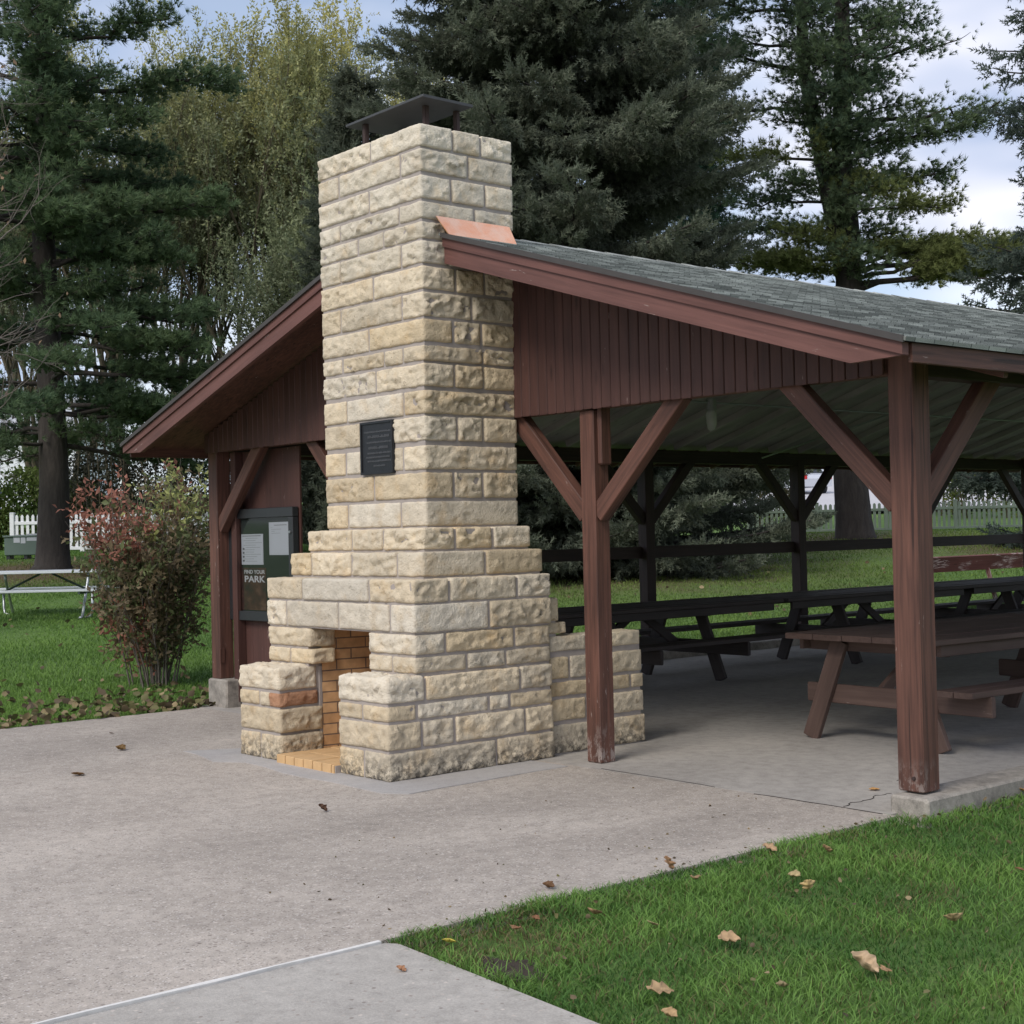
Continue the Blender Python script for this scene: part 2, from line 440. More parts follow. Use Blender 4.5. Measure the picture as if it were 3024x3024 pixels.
def slab(name, poly, z0, z1, mat, jitter=0.0):
    mb = MB(); n = len(poly)
    V = [(x, y, z0) for x, y in poly] + [(x, y, z1) for x, y in poly]
    F = [tuple(range(n - 1, -1, -1)), tuple(range(n, 2 * n))] + [(i, (i + 1) % n, n + (i + 1) % n, n + i) for i in range(n)]
    mb.add(V, F)
    return tag(mb.build(name, mat), kind='structure')
def wob(a, b, n, amp, seed):
    rg = random.Random(seed); out = []
    for i in range(n + 1):
        t = i / n
        p = Vector(a).lerp(Vector(b), t); d = (Vector(b) - Vector(a)).normalized(); q = Vector((-d.y, d.x))
        p += q * rg.uniform(-amp, amp)
        out.append((p.x, p.y))
    return out
slab('patio', [(-4.86, -24), (2.985, -24), (2.985, 1.278), (-4.86, 1.278)], -0.12, 0.0, M_PAVE)
slab('walkway', [(3.035, -30), (16, -30), (16, -2.26), (4.3, -2.25), (3.08, -2.165), (3.035, -2.2)], -0.12, 0.004, M_WALK)
slab('shelter_floor', [(-5.02, 1.284), (2.94, 1.284), (2.94, 16.6), (-5.02, 16.6)], -0.15, 0.001, M_FLOOR)
ap = wob((-2.35, -0.22), (-1.7, -0.33), 3, .02, 1) + wob((-1.5, -0.22), (0.28, -0.27), 6, .025, 2) + wob((0.42, -0.16), (0.36, 1.22), 5, .02, 3) + [(-2.05, 1.2), (-2.05, 0.3)]
slab('mortar_apron', ap, -0.01, 0.005, M_APRON)
js = wob((2.988, -24), (2.99, -2.2), 90, 0.006, 4); je = [(x + 0.024 + random.uniform(-.014, .010), y) for x, y in js][::-1]
slab('expansion_joint', js + je, -0.02, 0.0075, M_WHITE)
for i, (pts, w) in enumerate([([(0.62, 1.30), (1.2, 1.30), (1.65, 1.285)], .005), ([(1.98, 1.27), (2.4, 1.275), (2.9, 1.265)], .007),
        ([(2.62, 1.3), (2.58, 1.42), (2.60, 1.55), (2.55, 1.7), (2.57, 1.82)], .006), ([(2.35, 2.2), (2.3, 2.38), (2.33, 2.5), (2.2, 2.7)], .006)]):
    l = []; rr = []
    fine = []
    for a, b in zip(pts[:-1], pts[1:]): fine += wob(a, b, 4, .008, 20 + i)[:-1]
    fine.append(pts[-1])
    for k, (x, y) in enumerate(fine):
        d = Vector(fine[min(k + 1, len(fine) - 1)]) - Vector(fine[max(k - 1, 0)]); d.normalize()
        ww = w * (0.25 + random.random()) * 0.6
        l.append((x - d.y * ww, y + d.x * ww)); rr.append((x + d.y * ww, y - d.x * ww))
    slab('floor_crack', l + rr[::-1], -0.01, 0.0035, M_CRACK)

slab('bare_soil', [(3.6 + (.20 + .05 * math.sin(k * 2.3)) * math.cos(k * .45), -2.03 + (.10 + .03 * math.cos(k * 1.7)) * math.sin(k * .45)) for k in range(14)], -.05, -.014, mat_plain('dark_soil', (.045, .032, .022), .95, 0, .4, 40, .8))
# ------------------------------------------------------------------ STONE FIREPLACE
XC = -0.948
fire = thing('stone_fireplace', 'tall cream limestone fireplace and chimney with stepped shoulders and black plaque', 'fireplace', (XC, 0.7, 0))
FR = ((1, -1),); RC = ((1, -1), (0, 1)); LC = ((1, -1), (0, -1)); RS = ((0, 1),); LS = ((0, -1),); RCT = RC + ((2, 1),); LCT = LC + RC + ((2, 1),)
def stone(mb, a, b, tint, seed, bulge=0.009, amp=0.013, res=0.0130, r=0.007, out=FR):
    a = np.array(a, float); b = np.array(b, float); c = (a + b) / 2; h = (b - a) / 2
    n = np.maximum(2, np.ceil((b - a) / res).astype(int))
    n = np.minimum(n, 60)
    idx = {}; V = []; G = []; so = Vector((seed * 3.7 % 91, seed * 7.3 % 83, seed * 1.9 % 77))
    def vert(i, j, k):
        key = (i, j, k)
        if key in idx: return idx[key]
        p = np.array([-h[0] + 2 * h[0] * i / n[0], -h[1] + 2 * h[1] * j / n[1], -h[2] + 2 * h[2] * k / n[2]])
        q = np.clip(p, -(h - r), h - r); d = p - q; ln = np.linalg.norm(d)
        nn = d / ln if ln > 1e-9 else d
        pos = q + nn * min(ln, r)
        e = np.sort(h - np.abs(p)); edge = min(1.0, e[1] / 0.045)
        sp = Vector((c + pos)) + so
        f = noise.fractal(sp * 15.0, 0.8, 2.2, 5)
        rg_ = abs(noise.noise(Vector((sp.x * 7.0, sp.y * 7.0, sp.z * 15.0))))
        dd, pp = noise.voronoi(Vector((sp.x * 13.0, sp.y * 13.0, sp.z * 19.0)))
        fc = (Vector((sp.x * 13.0, sp.y * 13.0, sp.z * 19.0)) - pp[0]); fa = noise.cell_vector(pp[0] * 3.1 + so)
        facet = (fc.x * (fa.x - .5) + fc.y * (fa.y - .5) + fc.z * (fa.z - .5)) + .5 * (fa.x - .5)
        disp = bulge * edge ** 0.5 + amp * (0.55 * f - 0.8 * rg_ + 1.9 * facet) * (0.30 + 0.70 * edge)
        mv = np.zeros(3)
        for ax in range(3):
            sg = 1 if nn[ax] > 0 else -1
            mv[ax] = nn[ax] * disp * (1.0 if (ax, sg) in out else 0.12)
        pos = pos + mv
        # ragged joints
        pos[2] += 0.004 * noise.noise(Vector((sp.x * 9, sp.y * 9, sp.z * 3))) + 0.003 * noise.noise(Vector((sp.x * 31, sp.y * 31, 7.7)))
        if (0, 1) not in out or p[0] < 0: pos[0] += 0.004 * noise.noise(Vector((3.1, sp.y * 9, sp.z * 16)))
        idx[key] = len(V); V.append(tuple(c + pos)); G.append(tuple(sp)); return idx[key]
    F = []
    for i in range(n[0]):
        for j in range(n[1]):
            F.append((vert(i, j, 0), vert(i, j + 1, 0), vert(i + 1, j + 1, 0), vert(i + 1, j, 0)))
            F.append((vert(i, j, n[2]), vert(i + 1, j, n[2]), vert(i + 1, j + 1, n[2]), vert(i, j + 1, n[2])))
    for i in range(n[0]):
        for k in range(n[2]):
            F.append((vert(i, 0, k), vert(i + 1, 0, k), vert(i + 1, 0, k + 1), vert(i, 0, k + 1)))
            F.append((vert(i, n[1], k), vert(i, n[1], k + 1), vert(i + 1, n[1], k + 1), vert(i + 1, n[1], k)))
    for j in range(n[1]):
        for k in range(n[2]):
            F.append((vert(0, j, k), vert(0, j, k + 1), vert(0, j + 1, k + 1), vert(0, j + 1, k)))
            F.append((vert(n[0], j, k), vert(n[0], j + 1, k), vert(n[0], j + 1, k + 1), vert(n[0], j, k + 1)))
    mb.add(V, F, G, tint)
srng = random.Random(5)
def stint(z, pale=0.0):
    # warm cream quarry stone, each block its own shade
    w = srng.random()
    base = np.array([0.66, 0.575, 0.44]) * (1 - w) + np.array([0.60, 0.48, 0.31]) * w
    if z > 3.6: base = base * 0.35 + np.array([0.65, 0.595, 0.49]) * 0.65
    if pale: base = base * 0.35 + np.array([0.62, 0.56, 0.46]) * 0.65
    if srng.random() < .14: base = base * .65 + np.array([.60, .56, .48]) * .35
    return tuple(base * srng.uniform(0.84, 1.08))
DEP = 0.17; GAP = 0.011
scount = [0]
def course(mb, zt, zb, x0, x1, yf, yb, fj, sj, skip=(), pale=(), left=True, back=True):
    """one ring of blocks: front joints at X in fj, side joints at Y in sj (right face)"""
    k = 0
    bounds = [x0] + sorted(fj) + [x1]
    sb = [yf] + sorted(sj) + [yb]
    for i in range(len(bounds) - 1):
        a, b = bounds[i], bounds[i + 1]
        scount[0] += 1
        if i in skip: continue
        aa = a + (GAP if i > 0 else 0); bb = b - (GAP if i < len(bounds) - 2 else 0)
        last = i == len(bounds) - 2
        ye = (sb[1] - (GAP if len(sb) > 2 else 0)) if last else yf + DEP
        t = stint(zt, i in pale)
        jit = srng.uniform(-0.006, 0.006) * (0 if last or i == 0 else 1)
        flat = i in pale
        stone(mb, (aa, yf + jit, zb), (bb, ye, zt), t, scount[0], 0.005 if flat else 0.009, 0.005 if flat else srng.choice((.007, .012, .015, .020, .024)), out=RC if last else (LC if i == 0 else FR))
    for i in range(1, len(sb) - 1):
        scount[0] += 1
        a, b = sb[i] + GAP, sb[i + 1] - (GAP if i < len(sb) - 2 else 0)
        stone(mb, (x1 - DEP, a, zb), (x1 + srng.uniform(-.005, .005), b, zt), stint(zt), scount[0], amp=srng.choice((.008, .013, .020, .024)), out=RS)
    if left and yb - yf - DEP > 0.1:
        y = yf + DEP + GAP * 2; L = yb - y; nn = max(1, round(L / 0.34))
        for i in range(nn):
            scount[0] += 1
            stone(mb, (x0, y + L * i / nn + (GAP if i else 0), zb), (x0 + DEP, y + L * (i + 1) / nn - GAP, zt), stint(zt), scount[0], res=0.03, out=LS)
# measured courses: z top, z bottom, front joints, side joints, pale blocks
SH = [(4.466, 4.312, [-.905], [.885, 1.141], ()), (4.293, 4.135, [-1.323, -.546], [1.02], ()), (4.109, 3.949, [-.937], [.862, 1.17], ()),
 (3.924, 3.806, [-1.316, -.571], [1.07], ()), (3.784, 3.668, [-1.091, -.763], [.817, 1.12], ()), (3.653, 3.496, [-1.319, -.556], [.831, 1.13], ()),
 (3.476, 3.316, [-.907], [.889, 1.152], ()), (3.296, 3.125, [-1.332, -.562], [1.03], ()), (3.107, 2.948, [-.974], [.859, 1.115], ()),
 (2.925, 2.818, [-1.323, -.788, -.563], [1.129], ()), (2.797, 2.639, [-.897], [.868, 1.131], ()), (2.610, 2.449, [-1.274, -.565], [], (1,)),
 (2.430, 2.261, [-1.098, -.703], [.883, 1.119], ()), (2.226, 2.061, [-1.306, -1.106, -.705, -.584], [], ()), (2.038, 1.860, [-.947], [.843, 1.108], ()),
 (1.838, 1.666, [-1.289, -.624], [], (1, 2))]
shaft = MB()
for zt, zb, fj, sj, pale in SH:
    f = (zt - 1.7) / 2.8
    hw = 0.622 + 0.026 * f
    sk = ()
    if abs(zt - 2.430) < .01 or abs(zt - 2.226) < .01: sk = ('plaque',)
    if sk:
        idx = 1 if zt > 2.3 else 2
        sk = (idx,)
    course(shaft, zt, zb, XC - hw, XC + hw, 0.592, 1.432, fj, sj, sk, pale)
shaft.build('chimney_shaft', M_STONE, fire, True)
shoulder = MB()
course(shoulder, 1.651, 1.503, XC - .726, XC + .726, .486, 1.45, [-1.092, -.701], [.765, 1.106])
course(shoulder, 1.486, 1.322, XC - .833, XC + .833, .394, 1.47, [-1.493, -.967, -.412], [.942], pale=(3,))
course(shoulder, 1.306, 1.152, XC - .93, XC + .93, .242, 1.46, [-1.39, -.542], [.544, 1.146], pale=(1,))
course(shoulder, 1.138, .955, XC - .93, XC + .93, .242, 1.46, [-1.612, -.92, -.297], [.887], pale=(1, 2, 3))
shoulder.build('shoulder', M_STONE, fire, True)
# jambs and projecting wings; opening X -1.32 .. -0.56
lw, rwg = MB(), MB()
def leg_course(zt, zb, xl0, xl1, xr0, xr1, yf, fl, fr, sj, ydl=0.45, top=False):
    bl = [xl0] + fl + [xl1]
    for i in range(len(bl) - 1):
        scount[0] += 1
        last = i == len(bl) - 2
        t = stint(zt)
        if last and abs(zt - .487) < .01:   # the burnt end of this block
            t0 = t; stone(lw, (bl[i] + GAP, yf, zb), (-1.475, yf + ydl, zt), t0, scount[0], out=FR); bl[i] = -1.475 - GAP; t = (0.40, 0.215, 0.125)
        stone(lw, (bl[i] + (GAP if i else 0), yf, zb), (bl[i + 1] - (0 if last else GAP), yf + (ydl if last else DEP), zt), t, scount[0], out=LCT if top else (LC + RC if last and i == 0 else RC if last else LC))
    br = [xr0] + fr + [xr1]; sb = [yf] + sj + [1.455]
    for i in range(len(br) - 1):
        scount[0] += 1
        last = i == len(br) - 2
        stone(rwg, (br[i] + (GAP if i else 0), yf, zb), (br[i + 1] - (0 if last else GAP), (sb[1] - GAP) if last else yf + DEP + 0.1, zt), stint(zt), scount[0], amp=0.015, out=RCT if top else (LC + RC if last and i == 0 else RC if last else LC))
    for i in range(1, len(sb) - 1):
        scount[0] += 1
        stone(rwg, (xr1 - DEP, sb[i] + GAP, zb), (xr1 + srng.uniform(-.004, .004), sb[i + 1] - GAP, zt), stint(zt), scount[0], amp=0.015, out=RS)
    y = yf + DEP + .02
    for i in range(3):
        scount[0] += 1
        stone(lw, (xl0, y + i * .36, zb), (xl0 + DEP, y + i * .36 + .34, zt), stint(zt), scount[0], res=.03, out=LS)
leg_course(.940, .808, XC - .925, -1.30, -.555, XC + .925, .245, [], [], [.504, 1.116], .22)
leg_course(.790, .686, XC - .925, -1.27, -.555, XC + .925, .245, [-1.575], [-.286], [.685, 1.032], .20)
leg_course(.665, .508, XC - .95, -1.34, -.573, XC + .945, .0, [], [], [.312, 1.142], .32, True)
leg_course(.487, .389, XC - .945, -1.34, -.573, XC + .94, .0, [-1.617], [-.297], [.241, .857, 1.043], .33)
leg_course(.372, .204, XC - .945, -1.325, -.573, XC + .945, .0, [], [], [.278, .554, 1.179], .36)
leg_course(.184, .004, XC - .948, -1.322, -.573, XC + .95, .0, [-1.612], [-.29], [.913], .36)
lw.build('hearth_wing', M_STONE, fire, True); rwg.build('hearth_wing', M_STONE, fire, True)
# mortar cores, set back behind the stone faces
core = MB()
for (a, b) in (((XC - .615, .602, 1.6), (XC + .615, 1.425, 4.455)), ((XC - .716, .497, 1.48), (XC + .716, 1.44, 1.64)), ((XC - .823, .404, 1.30), (XC + .823, 1.455, 1.474)),
               ((XC - .920, .252, .945), (XC + .920, 1.448, 1.29))):
    core.box(a, b, 0.003)
core.box((XC - .63, .6025, 2.9), (XC + .63, 1.424, 4.45), .003); core.box((XC - .914, .256, .5), (-1.345, 1.44, .95), .003); core.box((-.548, .256, .5), (XC + .914, 1.44, .95), .003)
core.box((XC - .935, .010, 0.0), (-1.352, 1.43, .652), .003); core.box((-.566, .010, 0.0), (XC + .934, 1.43, .652), .003)
core.box((-1.352, 0.34, 0.0), (-1.332, 0.40, .66), .002)
core.box((-1.35, 1.06, 0), (-.55, 1.43, .95), .003)
core.build('mortar_core', M_MORTAR, fire)
# rear hearth wing seen through the shelter
rw = MB()
rt = [(.849, .742, [1.46, 1.83, 2.0, 2.385]), (.700, .545, [1.46, 1.66, 2.02, 2.40]), (.520, .420, [1.46, 2.0, 2.28, 2.41]), (.394, .242, [1.46, 1.82, 2.0, 2.41]), (.212, .01, [1.46, 1.95, 2.42])]
for zt, zb, ys in rt:
    for i in range(len(ys) - 1):
        scount[0] += 1
        stone(rw, (-.25, ys[i] + GAP, zb), (-.055, ys[i + 1] - (GAP if i < len(ys) - 2 else 0), zt), stint(1), scount[0], .006, .008, out=RS)
for (y1, z0, z1) in ((1.57, .965, 1.13), (1.64, .87, .95)):
    scount[0] += 1; stone(rw, (-.27, 1.40, z0), (-.065, y1, z1), stint(1), scount[0], out=RS)
rw.build('rear_wing', M_STONE, fire, True)
rw2 = MB()
for z0, z1 in ((.849, .742), (.700, .545), (.520, .420), (.394, .242), (.212, .01)):
    scount[0] += 1; stone(rw2, (-1.9, 1.47, z1), (-1.55, 2.41, z0), stint(1), scount[0], res=.03, out=LS)
rw2.build('rear_wing', M_STONE, fire, True)
rc = MB(); rc.box((-.245, 1.45, 0), (-.066, 2.39, .836), .003); rc.box((-.262, 1.42, .83), (-.074, 1.55, 1.12), .003); rc.build('rear_mortar', M_MORTAR, fire)

def mat_brick(name, c1, c2, mort):
    mt, nt, b = new_mat(name)
    g = attr(nt, 'gco')
    br = nd(nt, 'ShaderNodeTexBrick', Scale=1.0, Mortar_Size=0.005, Brick_Width=0.235, Row_Height=0.078, Bias=0.0)
    for k, c in (('Color1', c1), ('Color2', c2), ('Mortar', mort)): br.inputs[k].default_value = (*c, 1)
    lk(nt, g, br.inputs[0])
    c = mix(nt, 1.0, br.outputs[0], ramp(nt, noise_t(nt, g, 12, 5), [(0.3, 0.75), (0.7, 1.15)]), 'MULTIPLY')
    lk(nt, c, b.inputs['Base Color']); b.inputs['Roughness'].default_value = 0.85
    inv = nt.nodes.new('ShaderNodeInvert'); lk(nt, br.outputs['Fac'], inv.inputs[1])
    bump(nt, b, inv.outputs[0], 0.6, 0.005)
    return mt
M_FBRICK = mat_brick('firebox_brick', (0.44, 0.25, 0.115), (0.54, 0.33, 0.165), (0.15, 0.10, 0.07))
fb = MB()
def wall(mb, p0, p1, z0, z1):
    p0 = Vector((*p0, 0)); p1 = Vector((*p1, 0)); L = (p1 - p0).length
    mb.add([(p0.x, p0.y, z0), (p1.x, p1.y, z0), (p1.x, p1.y, z1), (p0.x, p0.y, z1)], [(0, 1, 2, 3)], [(0, z0, 0), (L, z0, 0), (L, z1, 0), (0, z1, 0)])
wall(fb, (-1.326, .36), (-1.20, 1.05), .02, .96); wall(fb, (-1.20, 1.05), (-.66, 1.05), .02, .96); wall(fb, (-.66, 1.05), (-.552, .30), .02, .96)
fb.add([(-1.33, .3, .955), (-.55, .3, .955), (-.55, 1.06, .955), (-1.33, 1.06, .955)], [(0, 3, 2, 1)])
fb.build('firebox', M_FBRICK, fire)
M_HEARTH = mat_plain('yellow_firebrick', (0.56, 0.36, 0.175), 0.8, 0, 0.25, 9, 0.25)
he = MB()
yy = -0.045
for row in range(5):
    x = -1.318
    while x < -.58:
        e = min(x + .112, -.578)
        he.box((x + .003, yy, -.005), (e - .003, yy + .222, .062 + srng.uniform(-.002, .002)), .004, axis=1)
        x += .118
    yy += .228
he.build('hearth', M_HEARTH, fire)
hm = MB(); hm.box((-1.318, -.035, -.004), (-.576, 1.04, .054), .002); hm.build('hearth_mortar', M_MORTAR, fire)

M_BRONZE = mat_plain('dark_bronze', (0.030, 0.031, 0.034), 0.42, 0.6, 0.3, 30, 0.2)
M_BRONZE2 = mat_plain('worn_bronze_lettering', (0.10, 0.10, 0.105), 0.4, 0.6, 0.2, 30)
pl = MB(); pl.box((-1.083, .580, 2.050), (-.683, .640, 2.432), .006)
for a, b in (((-1.083, .571, 2.05), (-1.068, .58, 2.432)), ((-.698, .571, 2.05), (-.683, .58, 2.432)), ((-1.067, .571, 2.05), (-.699, .58, 2.066)), ((-1.067, .571, 2.416), (-.699, .58, 2.432))):
    pl.box(a, b, .002)
pq = pl.build('memorial_plaque', M_BRONZE, fire)
for (z, segs) in ((2.350, [(.10, .16), (.2, .45), (.5, .55), (.6, .86), (.9, .97)]), (2.312, [(.22, .34), (.38, .62), (.66, .72), (.76, .92)]), (2.274, [(.18, .22), (.26, .5), (.55, .6), (.63, .74), (.78, .9), (.93, .98)]),
                  (2.232, [(.24, .52), (.6, .88)]), (2.196, [(.2, .55), (.6, .68), (.73, .82), (.85, .96)]), (2.166, [(.16, .93)]), (2.138, [(.2, .32), (.36, .42), (.55, .97)]), (2.104, [(.4, .52), (.56, .62), (.66, .78)])):
    let = MB()
    for a, b in segs:
        x = a
        while x < b - .012:          # rows of small raised letter-sized marks; the wording cannot be read in the photograph
            wd = srng.choice((.014, .018, .022))
            X0 = -1.072 + .378 * x
            hgt = .019 if z in (2.312, 2.232) else .013
            let.box((X0, .576, z), (X0 + wd * .378, .5795, z + hgt), .0008)
            x += wd + .011
    let.box((-1.072 + .378 * segs[0][0], .5788, z + .002), (-1.072 + .378 * segs[-1][1], .5803, z + .010), .0004, axis=0)
    let.build('lettering_line', M_BRONZE2, pq)

M_CAP = mat_plain('grey_painted_steel', (0.055, 0.057, 0.06), 0.6, 0.1, 0.3, 12)
M_RUST = mat_plain('rusty_brown_steel', (0.055, 0.035, 0.032), 0.7, 0.3, 0.3, 20)
cp = MB(); cp.box((-1.50, .79, 4.735), (-.515, 1.25, 4.755), .003, axis=0)
cap = cp.build('chimney_cap', M_CAP, fire)
for x, y in ((-1.33, .84), (-.68, .92), (-1.30, 1.18), (-.66, 1.19)):
    l = MB(); l.beam((x, y, 4.44), (x - .012, y + .01, 4.736), .030, .008, (0, 1, 0), .001); l.beam((x + .016, y + .018, 4.44), (x + .004, y + .028, 4.736), .008, .030, (0, 1, 0), .001)
    l.build('cap_leg', M_RUST, cap)

# ------------------------------------------------------------------ PICNIC SHELTER
G = 1.446; WX = 4.0; XL = XC - WX; XR = XC + WX; FY = .774; YB = 16.2; YE = 16.9
ZR = 3.893; WE = 4.412; ZE = 2.525; SL = (ZR - ZE) / WE
def zroof(x): return ZR - SL * abs(x - XC)
pav = thing('picnic_shelter', 'open red-brown timber picnic shelter with grey-green shingle gable roof built round the stone chimney', 'shelter', (XC, 8.0, 0))
M_DRIP = mat_plain('dark_drip_edge', (0.05, 0.045, 0.042), 0.7, 0, 0.25, 12)
# roof: courses of shingles as thin overlapping steps
for s in (1, -1):
    rf = MB(); n = 34; run = math.hypot(WE + .02, ZR - ZE); nx = Vector((s * SL, 0, 1)).normalized()
    nyd = 44
    dirv = Vector((s * WE, 0, -(ZR - ZE))).normalized()
    for i in range(n):
        a = run * i / n; b = run * (i + 1) / n + .006
        top = Vector((XC, 0, ZR + 0.012)) + dirv * a; bot = Vector((XC, 0, ZR + 0.012)) + dirv * b
        y0 = FY - .03
        # the chimney stands in the front middle of the roof
        rowV = []; rowG = []
        ys = [y0 + (YE - y0) * k / nyd for k in range(nyd + 1)]
        for k, y in enumerate(ys):
            wv = .004 * noise.noise(Vector((y * 2.5, i * 3.1, s)))
            for p, hh in ((top, .0), (bot, .014), (bot, -.008)):
                q = p + nx * (hh + (wv if hh > -0.005 else 0))
                rowV.append((q.x, y, q.z)); rowG.append((y + s * 3, (run - (a if p is top else b)) + .0675, hh))
        F = []
        for k in range(nyd):
            o = k * 3; q = o + 3
            F.append((o, q, q + 1, o + 1) if s < 0 else (o, o + 1, q + 1, q))
            F.append((o + 1, q + 1, q + 2, o + 2) if s < 0 else (o + 1, o + 2, q + 2, q + 1))
        F.append((0, 1, 2)); F.append((nyd * 3, nyd * 3 + 2, nyd * 3 + 1))
        rf.add(rowV, F, rowG)
    rf.build('roof_slope', M_SHINGLE, pav)
    # deck under the shingles: pale inside, brown at the overhangs
    dk = MB()
    def deckpiece(mb, xa, xb, y0, y1, zo=0.0, th=.022):
        za, zb = zroof(xa) - .006 + zo, zroof(xb) - .006 + zo
        V = [(xa, y0, za), (xb, y0, zb), (xb, y1, zb), (xa, y1, za), (xa, y0, za - th), (xb, y0, zb - th), (xb, y1, zb - th), (xa, y1, za - th)]
        mb.add(V, [(0, 1, 2, 3), (7, 6, 5, 4), (0, 4, 5, 1), (1, 5, 6, 2), (2, 6, 7, 3), (3, 7, 4, 0)], [(v[1], v[2], v[0]) for v in V])
    deckpiece(dk, XC, XC + s * 4.05, G + .07, YB)
    dk.build('roof_deck', M_RAFTER, pav)
    ov = MB(); deckpiece(ov, XC, XC + s * (WE - .026), FY + .045, G + .068); deckpiece(ov, XC + s * 4.052, XC + s * (WE - .026), G + .07, YE - .02); deckpiece(ov, XC, XC + s * 4.05, YB + .002, YE - .02)
    ov.build('roof_overhang', M_WOOD, pav)
    # rake boards: lower fascia board and upper trim, front and back
    for yf, sg in ((FY, 1), (YE, -1)):
        fa = MB()
        for (zo, zh, th, pr) in ((-.072, .115, .040, .0), (-.006, .064, .055, -.016)):
            xs = [XC + s * (.66 if sg > 0 else 0.0), XC + s * (WE - .34 if zo < -.05 else WE - .02), XC + s * (WE - .008)]
            V = []
            y0, y1 = yf + sg * pr, yf + sg * (pr + th)
            z = lambda x: zroof(x) + zo
            x1, x2, x3 = xs
            if zo < -.05:
                V = [(x1, z(x1)), (x3, z(x3)), (x3, z(x3) - .05), (x2 + s * .02, z(x3) - .052), (x2 - s * .03, z(x2) - zh), (x1, z(x1) - zh)]
                V[3] = (x2 + s * .0, z(x2) - zh + .004); V = [V[0], V[1], V[2], V[3], V[5]]
                V[2] = (x3, z(x2) - zh + .012)
            else:
                V = [(x1, z(x1)), (x3, z(x3)), (x3, z(x3) - zh), (x1, z(x1) - zh)]
            n = len(V)
            P = [(a, y0, b) for a, b in V] + [(a, y1, b) for a, b in V]
            F = [tuple(range(n)), tuple(range(2 * n - 1, n - 1, -1))] + [(i, n + i, n + (i + 1) % n, (i + 1) % n) for i in range(n)]
            off = random.uniform(0, 30)
            fa.add(P, F, [(p[1] + off, p[2] - zroof(p[0]), p[0]) for p in P])
        fa.build('rake_board', M_FASCIA, pav)
        de = MB(); xa = XC + s * (.66 if sg > 0 else 0); xb = XC + s * (WE + .012)
        ya, yb_ = yf - sg * .036, yf - sg * .022
        V = [(x_, y_, zroof(x_) + dz) for x_, dz in ((xa, -.006), (xb, -.006), (xb, .029), (xa, .029)) for y_ in (ya, yb_)]
        de.add([V[i] for i in (0, 2, 4, 6, 1, 3, 5, 7)], [(0, 1, 2, 3), (7, 6, 5, 4), (0, 4, 5, 1), (1, 5, 6, 2), (2, 6, 7, 3), (3, 7, 4, 0)])
        de.build('drip_edge', M_DRIP, pav)
    ef = MB(); ef.box((XC + s * (WE - .012) - .012, FY + .06, ZE - .105), (XC + s * (WE - .012) + .012, YE - .06, ZE - .002), .003, axis=1)
    ef.build('eave_board', M_WOOD, pav)
rc_ = MB()
for k in range(50):
    y = 1.44 + k * .31
    if y > YE - .2: break
    rc_.add([(XC - .15, y, ZR - .022), (XC, y, ZR + .035), (XC + .15, y, ZR - .022), (XC - .15, y + .325, ZR - .028), (XC, y + .325, ZR + .028), (XC + .15, y + .325, ZR - .028)],
            [(0, 3, 4, 1), (1, 4, 5, 2), (0, 1, 2)], None)
rc_.build('ridge_cap', M_SHINGLE, pav)
# gable siding, vertical boards
def siding(xa, xb, y, front=True):
    mb = MB(); x = xa
    while x < xb - .01:
        e = min(x + .092, xb)
        z1 = min(zroof(x), zroof(e)) - .035
        z0 = 2.443 + random.uniform(-.004, .002)
        if z1 - z0 > .01:
            mb.beam(((x + e) / 2, y, z0), ((x + e) / 2, y, z1), e - x - .004, .02, (0, 1, 0), .005)
        x += .092
    return mb
siding(-.325, XR - .172, G - .026).build('gable_siding', M_SIDING, pav)
siding(XL + .0, -1.575, G - .026).build('gable_siding', M_SIDING, pav)
siding(XL, XR, YB + .02).build('gable_siding', M_SIDING, pav)
# posts
def post(x0, x1, y0, y1, z0, z1, name='post', extra=None, mat=None):
    mb = MB(); mb.box((x0, y0, z0), (x1, y1, z1), .007)
    if extra: extra(mb)
    return mb.build(name, mat or M_WOOD, pav)
def zt_(x): return zroof(x) - .05
SP = 2.95
post(XR - .170, XR, G - .004, G + .152, .108, zt_(XR) - .01)
pb = MB(); pb.tube([(XR - .062, G - .004, .185), (XR - .062, G - .014, .185)], .011, 8); pb.build('post_bolt', M_RUST, pav)
def p2(mb): mb.box((.474, G + .03, 2.06), (.515, G + .135, 2.46), .012)
post(.333, .473, G, G + .140, .002, 2.44, extra=p2)
post(-2.43, -2.29, G, G + .140, .002, 2.44)
post(XL, XL + .165, G, G + .15, .265, zt_(XL) - .01)
YP = [G + SP * k for k in range(1, 6)]
for y in YP:
    post(XL, XL + .15, y, y + .15, .0, 2.5, mat=M_WOOD_SHADE)
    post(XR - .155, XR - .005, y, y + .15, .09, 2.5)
for x in (.333, -2.43): post(x, x + .14, YB - .15, YB - .01, .0, 2.45, mat=M_WOOD_SHADE)
bs = MB(); bs.box((XL + .165, G - .003, .42), (XL + .173, G + .05, .56), .002); bs.build('mortise_cover', M_WOOD, pav)
# beams
for x in (XL + .01, XR - .15):
    mb = MB(); mb.box((x, G + .155, 2.432), (x + .135, YB - .16, 2.585), .006, axis=1); mb.build('eave_beam', M_WOOD_SHADE, pav)
for y in (G + .0, YB - .15):
    mb = MB(); mb.box((XL + .172, y, 2.45), (XR - .176, y + .135, 2.60), .006, axis=0); mb.build('end_beam', M_WOOD, pav)
